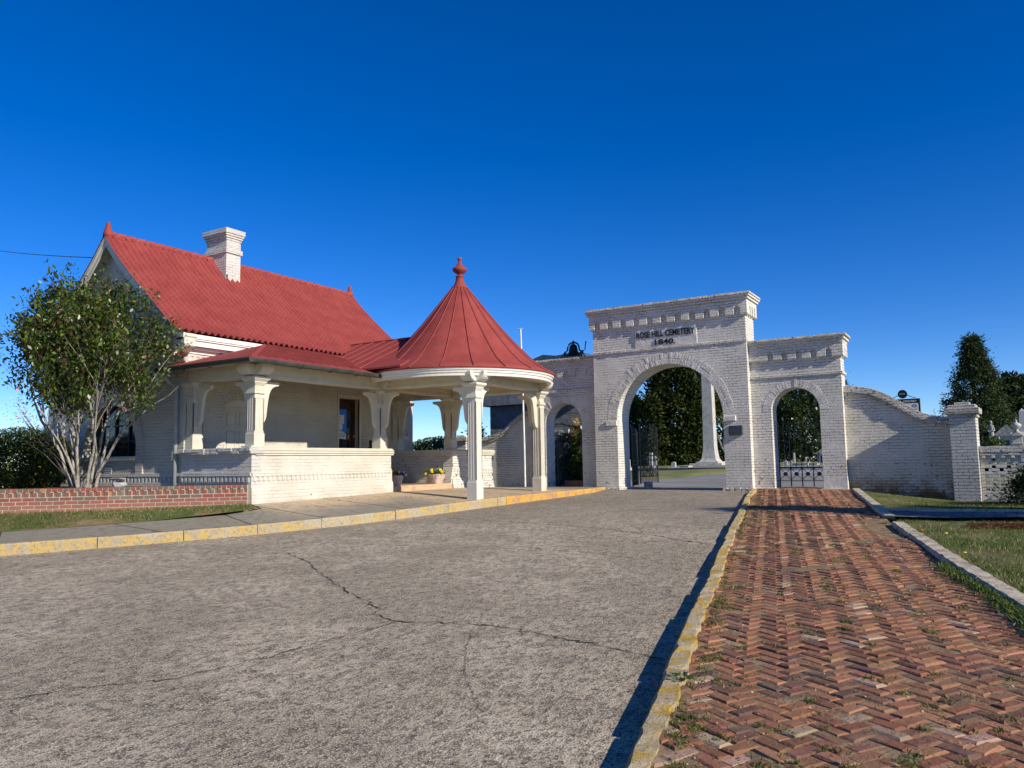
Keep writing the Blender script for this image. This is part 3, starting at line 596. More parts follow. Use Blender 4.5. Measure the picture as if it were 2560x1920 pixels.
curvewall('curved_wall', [(-3.2*k, 1.89*k), (-2.86*k, 1.87*k), (-2.52*k, 1.79*k), (-2.19*k, 1.63*k), (-1.79*k, 1.36*k), (-1.39*k, 1.09*k), (-1.08*k, 1.0*k), (-.75*k, .95*k)], .27, 22.52, 22.88, -1.3, M['wing'],
          'white brick wall swooping down in a curve from the right side of the gate to a square pillar', 'wall')
curvewall('curved_wall', [(-15.35, .83), (-14.95, .87), (-14.73, .93), (-14.40, 1.0), (-14.05, 1.2), (-13.70, 1.5), (-13.24, 1.73), (-12.86, 1.84)], .2, 22.5, 22.86, -1.0, M['gate'],
          'white brick wall rising in a curve to the gate, seen behind the porch columns', 'wall')
def brickpillar(x0, x1, y0, y1, zb, zt, label, name='brick_pillar', cut=0, rot=0):
    cx, cy = (x0+x1)/2, (y0+y1)/2; t = thing(name, (cx, cy, zb), label, 'pillar', 'square brick pillars ending the curved walls'); Mr = Matrix.Translation((cx, cy, 0)) @ Matrix.Rotation(rot, 4, 'Z') @ Matrix.Translation((-cx, -cy, 0))
    b = MB(); b.box(x0, x1, y0, y1, zb, zt, Mr); b.build('shaft', M['pillar'], t, bevel=.012)
    b = MB(); b.box(x0-.035, x1+.035, y0-.035, y1+.035, zt, zt+.085, Mr); b.box(x0-.09, x1+.09, y0-.09, y1+.09, zt+.087, zt+.235, Mr)
    if not cut: b.box(x0-.02, x1+.01, y0-.02, y1+.02, zt+.237, zt+.315, Mr); b.box(x0+.12, x1-.12, y0+.1, y1-.1, zt+.317, zt+.38, Mr)
    else: b.box(x0+.12, x1-.12, y0+.1, y1-.1, zt+.237, zt+.30, Mr)
    b.build('cap', M['gate_top'], t, bevel=.012); return t
brickpillar(-.80, -.225, 22.02, 22.62, -1.4, .94, 'square white brick pillar with stepped cap, at the low end of the right curved wall', rot=R(-4))
brickpillar(-15.95, -15.37, 22.0, 22.6, -1.0, .68, 'square white brick pillar with stepped cap, glimpsed between the back columns of the round porch', cut=1)
# perforated brick wall at the right edge
t = thing('perforated_wall', (1.5, 22.4, -1.3), 'low white brick screen wall pierced with small square holes, right of the pillar', 'wall')
b = MB(); y0, y1 = 22.16, 22.38; row = 0; z = -1.3
while z < -.06:
    if z < -.62 or False: pass
    off = (row % 2)*.152; x = -.225 - .3 + off
    if -.87 < z < -.10:
        x = -.225; holes = [-.10 + off + .305*i - .0425 for i in range(18)]
        for hx_ in holes + [5.0]:
            if hx_-x > .01: b.box(x, hx_-.0, y0+random.gauss(0, .003), y1, z+.003, z+.0735)
            x = hx_+.085
    else: b.box(-.225, 5.0, y0, y1, z+.001, z+.0755)
    z += .0765; row += 1
b.build('screen', M['house_rough'], t, bevel=.004)
b = MB()
for c in range(3):
    x = -.225
    while x < 5: b.box(x+.003, x+.225, y0-.05-.01*(c == 1)+random.gauss(0, .004), y1+.05, .005+c*.075, .075+c*.075); x += .229
b.build('coping', M['gate_top'], t, bevel=.005)
b = MB(); x = -.18
while x < 5: b.box(x, x+.07, y0-.045, y0+.04, -.06, .004); x += .2
b.build('dentil', M['render'], t, bevel=.004)

# ------------------------------------------------------------ iron gates
def bars(b, x0, x1, n, z0, z1, M4, r=.011, spear=True, wave=0):
    for i in range(n):
        x = x0+(x1-x0)*i/(n-1); zt = z1+wave*(i/(n-1))
        P = [M4 @ Vector((x, 0, z0)), M4 @ Vector((x, 0, zt))]; b.tube(P, r, 5)
        if spear: b.tube([M4 @ Vector((x, 0, zt)), M4 @ Vector((x, 0, zt+.03)), M4 @ Vector((x, 0, zt+.10))], [r, .018, .002], 5)
def gate_leaf(name, M4, w, z0, zt, n, label, group=None, style='plain', wave=0, rails=()):
    o = M4 @ Vector((0, 0, z0)); t = thing(name, tuple(o), label, 'iron gate', group)
    b = MB(); b.tube([M4 @ Vector((0, 0, z0)), M4 @ Vector((0, 0, zt+.05))], .024, 6); b.tube([M4 @ Vector((w, 0, z0)), M4 @ Vector((w, 0, zt+wave+.02))], .02, 6)
    for z in rails: b.tube([M4 @ Vector((0, 0, z)), M4 @ Vector((w, 0, z))], .014, 4)
    b.build('frame', M['iron'], t)
    b = MB(); bars(b, w/(n+1), w-w/(n+1), n, z0+.02, zt, M4, wave=wave); b.build('bars', M['iron'], t)
    return t
def panelX(t, M4, xs, z0, z1):    # crossed rods with a disc in every bay
    b = MB()
    for a, c in zip(xs, xs[1:]):
        d = MB()
        b.tube([M4 @ Vector((a, 0, z0)), M4 @ Vector((c, 0, z1))], .008, 4); b.tube([M4 @ Vector((a, 0, z1)), M4 @ Vector((c, 0, z0))], .008, 4)
        m_ = M4 @ Vector(((a+c)/2, 0, (z0+z1)/2)); n_ = M4.to_3x3() @ Vector((0, 1, 0)); d.tube([m_-n_*.022, m_+n_*.022], (z1-z0)*.17, 14); d.build('disc', M['iron'], t)
    b.build('cross_rods', M['iron'], t)
TM = lambda x, y, a: Matrix.Translation((x, y, 0)) @ Matrix.Rotation(R(a), 4, 'Z')
M4 = TM(-5.12, 22.72, 0)
t = thing('iron_gate', (-5.12, 22.72, -.8), 'closed black iron gate with a row of discs, filling the right-hand small arch', 'iron gate')
b = MB(); b.tube([M4 @ Vector((.03, 0, -.80)), M4 @ Vector((.03, 0, 1.0))], .018, 6); b.tube([M4 @ Vector((1.235, 0, -.83)), M4 @ Vector((1.235, 0, 1.0))], .026, 6)
for z in (-.62, -.235, -.26, .62, .80): b.tube([M4 @ Vector((.02, 0, z)), M4 @ Vector((1.24, 0, z))], .011, 4)
b.box(-3.93, -3.86, 22.68, 22.76, -.86, -.66); b.build('frame', M['iron'], t)
xs = [.03+.3*i for i in range(5)]; b = MB()
for x in xs[1:4]: b = MB(); b.tube([M4 @ Vector((x, 0, -.78)), M4 @ Vector((x, 0, -.24))], .017, 6); b.build('stile', M['iron'], t)
panelX(t, M4, xs, -.60, -.26)
b = MB(); bars(b, .03, 1.23, 9, -.25, .98, M4, r=.0105, wave=0); b.build('bars', M['iron'], t)
# main arch: left leaf swung open into the cemetery, in two folds
t = gate_leaf('iron_gate', TM(-9.64, 22.95, 104), 1.15, -.80, 1.05, 9, 'tall black iron gate leaf standing open inside the left jamb of the big arch', rails=(-.62, -.12, .0, .85), wave=-.12)
b = MB(); 
for i in range(8):
    x = .12+i*.13; M5 = TM(-9.64, 22.95, 104)
    b.tube([M5 @ Vector((x-.045, 0, -.38)), M5 @ Vector((x, 0, -.2)), M5 @ Vector((x+.045, 0, -.38)), M5 @ Vector((x, 0, -.56)), M5 @ Vector((x-.045, 0, -.38))], .008, 4)
b.build('diamond_rods', M['iron'], t)
M5 = TM(-9.42, 23.05, 83)
t = gate_leaf('iron_gate', M5, 1.15, -.72, 1.12, 11, 'wide black iron gate leaf standing open in the drive beyond the big arch', rails=(-.5, .02, .16, .86), wave=-.05)
b = MB()
for i in range(9):
    x = .12+i*.12; b.tube([M5 @ Vector((x-.045, 0, -.32)), M5 @ Vector((x, 0, -.14)), M5 @ Vector((x+.045, 0, -.32)), M5 @ Vector((x, 0, -.5)), M5 @ Vector((x-.045, 0, -.32))], .008, 4)
b.build('diamond_rods', M['iron'], t)
b = MB(); b.box(-9.40, -9.16, 23.25, 23.42, -.9, -.66); tag(b.build('gate_stop', M['oldstone'], bevel=.02), 'small grey stone block at the foot of the open gate leaf in the drive', 'gate stop')
t = gate_leaf('iron_gate', TM(-12.30, 22.93, 88), .95, -.78, .95, 7, 'narrow black iron gate leaf standing open in the left-hand small arch, beside the palm', rails=(-.6, -.25, .1, .7), wave=.0)

# ------------------------------------------------------------ bell on the left block
t = thing('bell', (-11.43, 22.56, 3.34), 'black cast-iron bell in its yoke on top of the left arch block', 'bell')
b = MB(); b.lathe([(.0, .0), (.22, 0), (.225, .02), (.19, .05), (.155, .13), (.135, .24), (.12, .32), (.07, .37), (.0, .38)], (-11.43, 22.56, 3.46), 28); b.build('bell_body', M['bellm'], t, smooth=True)
b = MB(); yk = [(-.34, .20), (-.30, .26), (-.25, .27), (-.22, .30), (-.20, .42), (-.16, .50), (-.08, .545), (0, .555), (.08, .545), (.16, .50), (.20, .42), (.22, .30), (.27, .25), (.36, .25)]
b.tube([(-11.43+x, 22.56, 3.34+z) for x, z in yk], .028, 8); b.tube([(-11.43, 22.56, 3.89), (-11.43, 22.56, 3.93), (-11.43, 22.56, 3.985)], [.035, .03, .003], 8); b.tube([(-11.43, 22.56, 3.75), (-11.43, 22.56, 3.92)], .035, 8); b.build('yoke', M['bellm'], t)
for s in (-1, 1):
    b = MB(); top = (-11.43+s*.315, 22.56, 3.60)
    for dx in (-.09, .06):
        for dy in (-.16, .16): b.tube([top, (top[0]+dx, 22.56+dy, 3.34)], .018, 5)
    b.box(top[0]-.13, top[0]+.09, 22.38, 22.42, 3.335, 3.355); b.build('stand', M['bellm'], t)
b = MB(); b.tube([(-11.06, 22.56, 3.60), (-11.01, 22.56, 3.62), (-10.975, 22.56, 3.86)], .017, 6); b.lathe([(0, 0), (.026, .01), (.026, .04), (0, .05)], (-10.972, 22.56, 3.85), 8); b.build('lever', M['bellm'], t)
b = MB(); b.tube([(-11.43, 22.56, 3.46), (-11.43, 22.56, 3.40)], .008, 5); b.lathe([(0, 0), (.03, .012), (.03, .035), (0, .045)], (-11.43, 22.56, 3.375), 8); b.build('clapper', M['bellm'], t)
# white pole in front of the left curved wall
b = MB(); b.tube([(-13.05, 22.05, -.85), (-13.06, 22.06, .4), (-13.10, 22.08, 2.4), (-13.16, 22.1, 4.46)], [.032, .032, .03, .026], 10); b.tube([(-13.27, 22.1, 4.47), (-13.10, 22.1, 4.47)], .02, 6); tag(b.build('white_pole', M['polewhite'], smooth=False), 'tall thin white pole with a short crossbar, rising behind the round red roof', 'pole')

# ------------------------------------------------------------ gatehouse with porch and round pavilion
H = thing('gatehouse', (-16.5, 15, -.8), 'cream brick gatehouse with red tiled roof, chimney and porch ending in a round cone-roofed pavilion', 'house')
HB = Matrix.Translation((-.594, .54, 0)) @ Matrix.Translation((-16.5, 15, 0)) @ Matrix.Scale(1.036, 4) @ Matrix.Translation((16.5, -15, 0))   # the body of the house sits a little further back than the porch front
MB.T = HB
RP = [(-18.3, 5.76), (-17.86, 5.27), (-17.11, 4.57), (-16.6, 4.13), (-16.08, 3.70), (-15.84, 3.50), (-15.64, 3.33), (-15.4, 3.15), (-15.12, 3.01)]
def rz(x): x = -18.3 + abs(x+18.3); return lin(RP, x)
def rzs(x): return .5*rz(x)+.25*rz(x-.12)+.25*rz(x+.12) if abs(x+18.3) > .15 else rz(x)
XW, XL, YG, YB = -15.45, -21.15, 11.05, 19.2
# gable wall with the big arched window
b = MB(); prof = [(x, rzs(x)-.12) for x in np.linspace(XW, -18.3, 14)] + [(x, rzs(x)-.12) for x in np.linspace(-18.3, XL, 14)[1:]]
A = [(-18.3+1.11*math.cos(PI*i/28), .44+1.11*math.sin(PI*i/28)) for i in range(29)]
b.prism([(XW, .29), (-17.19, .29)] + A + [(-19.41, .29), (XL, .29)] + list(reversed(prof)), YG, YG+.28)
b.box(XL, XW, YG, YG+.28, -.9, .289); wg = b.build('wall', M['house'], H)
b = MB(); b.prism([(-18.3+(1.11+q)*math.cos(PI*i/28)*s_, .44+(1.11+q)*math.sin(PI*i/28)) for q, s_, rng_ in ((.001, 1, range(29)),) for i in rng_] + [(-18.3+1.38*math.cos(PI*i/28), .44+1.38*math.sin(PI*i/28)) for i in reversed(range(29))], YG-.035, YG+.02)
b.box(-17.19, -16.92, YG-.035, YG+.02, -.14, .439); b.box(-19.68, -19.41, YG-.035, YG+.02, -.14, .439); b.build('window_surround', M['house'], wg)
b = MB(); b.box(-19.41, -17.19, YG-.07, YG+.1, .19, .289); b.build('sill', M['cream'], wg, bevel=.01)
b = MB(); b.box(-19.4, -17.2, YG+.17, YG+.19, .29, 1.6); wn = b.build('window', M['glass'], H)
b = MB()
for x in (-18.86, -18.3, -17.74): b.box(x-.025, x+.025, YG+.13, YG+.17, .29, 1.5)
for z in (.66, 1.04): b.box(-19.35, -17.25, YG+.135, YG+.17, z-.018, z+.018)
b.build('frame', M['black'], wn)
b = MB(); b.box(-18.48, -18.17, YG-.02, YG+.01, -.13, .06)
for i in range(4):
    for j in range(3): b.box(-18.46+i*.075, -18.41+i*.075, YG-.026, YG-.018, -.11+j*.055, -.08+j*.055)
b.build('vent', M['pipegrey'], H)
# side walls with door openings in the porch
b = MB(); D1, D2 = (12.15, 13.02), (15.93, 16.76)
for (a, c, z0, z1) in ((YG+.28, D1[0], -.9, 2.72), (D1[1], D2[0], -.9, 2.72), (D2[1], YB, -.9, 2.72), (D2[0], D2[1], 1.88, 2.72)): b.box(XW-.3, XW, a, c, z0, z1)
b.prism([(D1[0], 1.47)] + [(D1[0]+(D1[1]-D1[0])*i/10, 1.47+.16*math.sin(PI*i/10)) for i in range(1, 10)] + [(D1[1], 1.47), (D1[1], 2.72), (D1[0], 2.72)], XW-.3, XW, 'x')
b.box(XL, XL+.3, YG+.28, YB, -.9, 2.72); b.prism([(XL, -.9), (XW, -.9)] + prof + [], YB, YB+.01)
b.build('wall', M['house'], H)
b = MB()
for i in range(9): 
    y = D1[0]+(D1[1]-D1[0])*(i+.5)/9; z = 1.47+.16*math.sin(PI*(i+.5)/9); a = (i-4)*.085
    b.prism([(y-.042, z+.01), (y+.042, z+.01), (y+.05+a*.35, z+.2), (y-.05+a*.35, z+.2)], XW-.01, XW+random.uniform(.008, .016), 'x')
b.build('door_arch', M['house'], H, bevel=.004)
b = MB(); b.box(XW-.14, XW-.10, D1[0]+.07, D1[1]-.07, -.57, 1.44); dr = b.build('door', M['cream'], H)
b = MB()
for (a, c, z0, z1) in ((.12, .38, 1.0, 1.32), (.49, .75, 1.0, 1.32), (.12, .38, .25, .86), (.49, .75, .25, .86), (.12, .38, -.45, .1), (.49, .75, -.45, .1)):
    y = D1[0]; b.box(XW-.10, XW-.094, y+a+.02, y+c-.02, z0+.02, z1-.02)
    for (p0, p1, q0, q1) in ((a, c, z0, z0+.02), (a, c, z1-.02, z1), (a, a+.02, z0, z1), (c-.02, c, z0, z1)): b.box(XW-.10, XW-.078, y+p0, y+p1, q0, q1)
b.build('door_panel', M['cream'], dr, bevel=.004)
b = MB(); 
for (a, c) in ((D1[0], D1[0]+.07), (D1[1]-.07, D1[1])): b.box(XW-.16, XW-.06, a, c, -.57, 1.44)
b.box(XW-.16, XW-.06, D1[0], D1[1], 1.44, 1.66); b.build('door_frame', M['cream'], H)
b = MB(); b.box(XW-.2, XW-.16, D2[0], D2[1], -.57, 1.87); dr = b.build('door', M['brownwood'], H)
b = MB(); b.box(XW-.161, XW-.15, D2[0]+.08, D2[1]-.14, .18, 1.60); b.build('glass_pane', M['glass'], dr)
for nm, mt, (y0, y1, z0, z1), e in (('blue_poster', 'bluepaper', (15.94, 16.40, .86, 1.585), .147), ('paper_notice', 'paper', (16.03, 16.30, 1.17, 1.42), .144), ('paper_notice', 'paper', (16.10, 16.24, .97, 1.16), .1435), ('paper_notice', 'paper', (16.07, 16.38, .73, .96), .143)):
    b = MB()
    if nm == 'blue_poster' or (z1-z0) > .24: b.box(XW-.15, XW-e, y0, y1, z0, z1)
    elif z0 > .9: b.prism([(y0, z1), (y1, z1), (y1, z0+.06), (y0+.06, z0), (y0, z0+.04)], XW-.15, XW-e, 'x')
    else: b.prism([(y0, z1), (y0+.17, z1), (y1, z1-.09), (y1, z0), (y0, z0+.02)], XW-.15, XW-e, 'x')
    pp = b.build(nm, M[mt], dr)
for grp in (((16.05, 16.16, 1.36), (16.05, 16.14, 1.31), (16.05, 16.16, 1.26)), ((16.1, 16.33, .88), (16.1, 16.34, .84), (16.1, 16.3, .8))):
    b = MB()
    for (y0, y1, z) in grp: b.box(XW-.1445, XW-.141, y0, y1, z, z+.012)
    b.build('notice_text', M['letter'], dr)
b = MB(); b.box(XW-.151, XW-.146, 16.42, 16.5, .9, 1.05); b.build('green_sticker', mat_plain('green_sticker', (.08, .25, .03)), dr); b = MB(); b.box(XW-.151, XW-.146, 16.44, 16.52, .74, .86); b.build('orange_sticker', mat_plain('orange_sticker', (.6, .22, .01)), dr)
b = MB(); b.lathe([(0, 0), (.03, .01), (.03, .04), (0, .05)], (XW-.12, 16.68, .8), 10); b.build('handle', mat_plain('brass', (.5, .35, .12), .3, metal=1.), dr)
b = MB()
for (a, c) in ((D2[0]-.06, D2[0]), (D2[1], D2[1]+.08)): b.box(XW-.05, XW+.025, a, c, -.57, 1.9)
b.box(XW-.05, XW+.025, D2[0]-.06, D2[1]+.08, 1.9, 1.98); b.build('door_frame', M['cream'], H)
# dentilled base course
def dentils_y(b, x0, x1, y, z0, z1, p=.022, step=.13):   # facing -Y
    x = x0+.03
    while x < x1-.05: b.box(x, x+step*.52, y-p, y+.01, z0, z1); x += step
    b.box(x0, x1, y-p-.008, y+.01, z1+.001, z1+.075)
def dentils_x(b, y0, y1, x, z0, z1, p=.02, step=.13):    # facing +X
    y = y0+.03
    while y < y1-.05: b.box(x-.01, x+p, y, y+step*.52, z0, z1); y += step
    b.box(x-.01, x+p+.006, y0, y1, z1+.001, z1+.06)
b = MB(); dentils_y(b, XL-.02, XW, YG, -.33, -.2, .03, .14); b.box(XL-.08, XW+.0, YG-.05, YG+.02, -.9, -.335); b.build('dentil_course', M['house_rough'], H, bevel=.005)
b = MB(); b.prism([(XL-.16, -.6), (XL+.9, -.6), (XL+.86, .1), (XL+.82, 1.2), (XL-.02, 1.2), (XL-.04, .1), (XL-.13, -.15)], YG-.09, YG+.25); b.build('corner_buttress', M['house_rough'], H, bevel=.01)
b = MB()   # upper dentils of the lit wall strip under the eave
dentils_x(b, YG+.0, 15.4, XW, 2.42, 2.54, .016, .155); b.box(XW-.02, XW+.03, YG, 15.4, 2.3, 2.33); dentils_y(b, XW-.75, XW+.0, YG, 2.42, 2.54, .02, .155); b.build('eave_dentils', M['porch'], H, bevel=.003)
# tiled main roof
def tiled(name, xs_sign, ny, parent):
    L = [0]; P = [(-18.3+(x+18.3)*xs_sign, rzs(x)) for x in np.linspace(-18.3, -15.12, 86)]
    for a, c in zip(P, P[1:]): L.append(L[-1]+math.hypot(c[0]-a[0], c[1]-a[1]))
    rows = []; yy = np.linspace(10.70, 19.42, ny)
    for i, (x, z) in enumerate(P):
        a = P[max(i-1, 0)]; c = P[min(i+1, len(P)-1)]; dx, dz = c[0]-a[0], c[1]-a[1]; l = math.hypot(dx, dz); nx, nz = -dz/l, dx/l
        if nz < 0: nx, nz = -nx, -nz
        st = (L[i] % .34)/.34; row = []
        for y in yy:
            ph = ((y-10.7) % .172)/.172; h = .038*(1-math.cos(2*PI*ph)) + .002*st
            row.append((x+nx*h, y+.004*math.sin(i*2.1+y), z+nz*h))
        rows.append(row)
    rows = [[tuple(HB @ Vector(p)) for p in r_] for r_ in rows]
    return sheet(name, M['redtile'], rows, kind=None, parent=parent, smooth=False)
rf = tiled('main_roof', 1, 51*8+1, H); tiled('main_roof', -1, 51*4+1, H)
b = MB()
y = 10.72
while y < 19.3: b.tube([(-18.3, y, 5.755), (-18.3, y+.1, 5.795), (-18.3, y+.235, 5.80), (-18.3, y+.262, 5.775)], [.078, .09, .09, .078], 8); y += .265
b.build('ridge_cap', M['redtile'], H)
for y, s in ((10.80, 1), (19.36, 1)):
    b = MB(); b.lathe([(.0, -.12), (.12, -.1), (.11, 0), (.085, .08), (.062, .16), (.056, .22), (.04, .27), (.0, .29)], (-18.3, y, 5.82), 12); b.build('ridge_finial', M['redtile'], H, smooth=True)
# bargeboards, soffit and eave mouldings
b = MB(); pr1 = [(x, rzs(x)) for x in np.linspace(-15.1, -18.3, 30)] + [(x, rzs(x)) for x in np.linspace(-18.3, -21.5, 30)[1:]]
def band(b, off0, off1, y0, y1):
    up = [(x, z-off0) for x, z in pr1]; dn = [(x, z-off1) for x, z in pr1]
    for i in range(len(up)-1): b.prism([up[i], up[i+1], dn[i+1], dn[i]], y0, y1)
band(b, .02, .14, 10.715, 10.75); band(b, .14, .27, 10.745, 10.78); band(b, .05, .10, 10.78, YG+.02); b.build('bargeboard', M['cream'], H)
b = MB()
for sx_ in (1,):
    b.box(-15.46, -15.125, 10.735, 19.4, 2.90, 2.995); b.box(-15.46, -15.15, 10.745, 19.4, 2.865, 2.898); b.box(-15.46, -15.19, 10.755, 19.4, 2.74, 2.863); b.box(-15.46, -15.3, 10.765, 19.4, 2.68, 2.738); b.box(-15.46, -15.4, 10.775, 19.4, 2.60, 2.678)
b.build('eave_moulding', M['gutterwhite'], H)
b = MB(); b.prism([(-15.12, 3.0), (-15.12, 2.72), (-15.3, 2.6), (-15.5, 2.56), (-15.72, 2.64), (-15.86, 2.84), (-16.02, 3.16), (-16.2, 3.5), (-15.8, 3.3), (-15.45, 3.07)], 10.79, YG+.0); b.lathe([(.0, 0), (.13, 0), (.13, .02), (.0, .02)], (0, 0, 0), 20, Matrix.Translation((-15.45, 10.79, 2.78)) @ Matrix.Rotation(R(90), 4, 'X')); b.build('eave_scroll', M['cream'], H, bevel=.01)
# chimney
b = MB(); b.box(-18.56, -17.70, 13.84, 14.32, 4.6, 6.3); b.prism([(13.88, 5.34), (14.28, 5.34), (14.31, 5.1), (13.85, 5.1)], -18.4, -17.72, 'x'); ch = b.build('chimney', M['house_rough'], H, bevel=.006)
b = MB(); b.box(-18.60, -17.66, 13.80, 14.36, 5.93, 6.06); b.box(-18.575, -17.685, 13.825, 14.335, 6.301, 6.36); b.box(-18.60, -17.66, 13.80, 14.36, 6.362, 6.42); b.box(-18.625, -17.635, 13.775, 14.385, 6.422, 6.48); b.box(-18.65, -17.61, 13.75, 14.41, 6.482, 6.62); b.build('chimney_cap', M['house_rough'], H, bevel=.008)
b = MB()
for k, (x, z) in enumerate(((-17.95, 5.42), (-17.85, 5.32), (-17.78, 5.23))): b.box(x-.08, x+.08, 13.85, 13.9, z-.1, z+.08)
b.build('flashing', M['red'], H)
MB.T = None; XW = -16.0
# low porch walls
def cap_x(b, y0, y1, x0, x1):   # moulded wooden cap
    b.box(x0-.03, x1+.03, y0, y1, .245, .29); b.box(x0-.055, x1+.055, y0-.0, y1+.0, .291, .345); b.box(x0-.075, x1+.075, y0, y1, .346, .385); b.box(x0-.04, x1+.04, y0, y1, .386, .42)
b = MB(); b.box(-13.95, -13.6, 11.66, 15.86, -1.2, .244); b.prism([(15.86, .244), (15.99, .244), (15.995, -.12), (16.03, -.13), (16.035, -.42), (16.07, -.46), (16.17, -.8), (16.17, -1.1), (15.86, -1.1)], -13.95, -13.6, 'x')
b.prism([(-13.6, -.45), (-13.585, -.46), (-13.56, -1.15), (-13.6, -1.15)], 11.4, 16.05); dentils_x(b, 11.42, 15.95, -13.6, -.32, -.21, .014, .135); b.build('porch_wall', M['porch'], H)
b = MB(); b.box(-16.0, -13.6, 11.4, 11.659, -1.2, .28); dentils_y(b, -16.0, -13.6, 11.4, -.33, -.2, .03, .14); b.build('porch_wall', M['house_rough'], H)
b = MB()
x = -16.0
while x < -13.62: b.box(x+.003, min(x+.23, -13.53), 11.31+random.gauss(0, .008), 11.7, .282, .335); b.box(x+.003, min(x+.23, -13.53), 11.29+random.gauss(0, .01), 11.7, .338, .415); x += .233
b.build('porch_wall_cap', M['house_rough'], H, bevel=.008)
b = MB(); cap_x(b, 11.5, 16.07, -13.95, -13.6); b.box(-13.90, -13.56, 11.35, 12.9, .421, .455); b.build('porch_wall_cap', M['cream'], H, bevel=.006)
b = MB(); b.box(-16.0, -13.951, 18.8, 19.1, -1, .244); b.box(-13.95, -13.6, 18.78, 20.9, -1.2, .244); b.prism([(-13.6, -.40), (-13.57, -.42), (-13.50, -.8), (-13.50, -1.15), (-13.6, -1.15)], 18.72, 20.9); b.prism([(18.78, -.1), (18.70, -.4), (18.63, -.8), (18.63, -1.0), (18.78, -1.0)], -13.95, -13.6, 'x'); dentils_x(b, 18.85, 20.9, -13.6, -.32, -.19, .02, .14); b.build('porch_wall', M['gate_side'], H)
b = MB(); cap_x(b, 18.70, 21.0, -13.95, -13.6); b.box(-16.0, -14.03, 18.74, 19.14, .246, .32); b.box(-16.0, -14.03, 18.70, 19.18, .321, .42); b.build('porch_wall_cap', M['cream'], H, bevel=.006)
b = MB(); b.box(-16.0, -13.95, 11.66, 18.8, -1.1, -.575); b.build('porch_floor', M['porchfloor'], H)
b = MB(); b.box(-13.949, -13.56, 16.12, 18.72, -1.1, -.57); b.build('porch_step', M['step'], H, bevel=.02)
# columns with curved brackets
BR = [(0, 0), (.56, 0), (.56, -.05), (.53, -.085), (.43, -.10), (.35, -.135), (.29, -.20), (.245, -.30), (.215, -.44), (.19, -.60), (.175, -.72), (.165, -.80), (.14, -.86), (.10, -.92), (0, -.94)]
def column(cx, cy, zb, dirs, label, base=.3, mat=None, scroll=()):
    mat = mat or M['cream']; b = MB(); zt = 1.60; s = .13
    b.box(cx-.145, cx+.145, cy-.145, cy+.145, zb, zb+base); b.taper(cx-.145, cx+.145, cy-.145, cy+.145, zb+base, zb+base+.03, .02)
    b.box(cx-.118, cx+.118, cy-.118, cy+.118, zb+base+.03, 1.8)
    for k in (-.1115, -.037, .037, .1115):
        w = .0185
        for sg in (-1, 1):
            b.box(cx+k-w, cx+k+w, cy+sg*.1175-.0125, cy+sg*.1175+.0125, zb+base+.06, zt-.10); b.box(cx+sg*.1175-.0125, cx+sg*.1175+.0125, cy+k-w, cy+k+w, zb+base+.06, zt-.10)
    b.box(cx-.13, cx+.13, cy-.13, cy+.13, zt-.10, zt); b.box(cx-.13, cx+.13, cy-.13, cy+.13, zb+base+.031, zb+base+.07)
    for h, z0, z1 in ((.165, zt, zt+.03), (.148, zt+.031, zt+.065), (.135, zt+.066, zt+.09), (.122, zt+.091, 1.79), (.14, 1.791, 1.815), (.155, 1.816, 1.84), (.17, 1.841, 1.87)): b.box(cx-h, cx+h, cy-h, cy+h, z0, z1)
    vs = []; 
    b.add([(cx+a*.17, cy+c*.17, 1.871) for a, c in ((-1, -1), (1, -1), (1, 1), (-1, 1))] + [(cx+a*.225, cy+c*.225, 1.925) for a, c in ((-1, -1), (1, -1), (1, 1), (-1, 1))], [(0, 3, 2, 1), (4, 5, 6, 7), (0, 1, 5, 4), (1, 2, 6, 5), (2, 3, 7, 6), (3, 0, 4, 7)])
    b.box(cx-.225, cx+.225, cy-.225, cy+.225, 1.926, 1.975)
    c = b.build('column', mat, H, bevel=.004); c['label'] = label
    for (dx, dy) in dirs:
        b = MB(); q = []
        ax = 'y' if dx else 'x'; s_ = dx or dy; cc = cx if dx else cy; ot = cy if dx else cx
        b.prism([(cc+s_*(.12+d*.92), 1.895+z) for d, z in BR], ot-.045, ot+.045, ax); b.build('bracket', mat, c, bevel=.006)
    for (dx, dy) in scroll:
        b = MB(); P_ = [(0, 2.25), (.36, 2.25), (.36, 2.20)] + [(.10+.26*math.cos(R(a)), 2.20-.20*math.sin(R(a))) for a in range(0, 91, 15)] + [(0, 1.99)]
        ax = 'y' if dx else 'x'; s_ = dx or dy; cc = cx if dx else cy; ot = cy if dx else cx
        b.prism([(cc+s_*(d+.05), z) for d, z in P_], ot-.17, ot+.17, ax); b.build('scroll_block', mat, c, bevel=.012)
column(-13.77, 11.62, .42, ((-1, 0), (0, 1)), 'corner porch column on the low wall, carved bracket on both sides', scroll=((1, 0), (0, -1)))
column(-15.87, 11.62, .42, ((1, 0),), 'half column against the house wall at the near end of the porch')
column(-13.82, 15.80, .42, ((0, -1), (1, 0)), 'column on the far end of the long low wall, where porch meets round pavilion', scroll=((1, 0),))
column(-10.77, 15.80, -.885, ((-1, 0), (0, 1)), 'front free-standing column of the round pavilion, standing on the pavement by the kerb', base=.42, mat=M['cream_worn'], scroll=((1, 0), (0, -1)))
column(-10.77, 18.98, -.86, ((-1, 0), (0, -1)), 'right free-standing column of the round pavilion, nearest the gate', base=.42, scroll=((1, 0),))
column(-13.82, 18.98, .42, ((-1, 0), (1, 0)), 'back column of the round pavilion on the low wall')
column(-15.87, 18.98, .42, ((1, 0),), 'half column against the house wall at the back of the round pavilion')
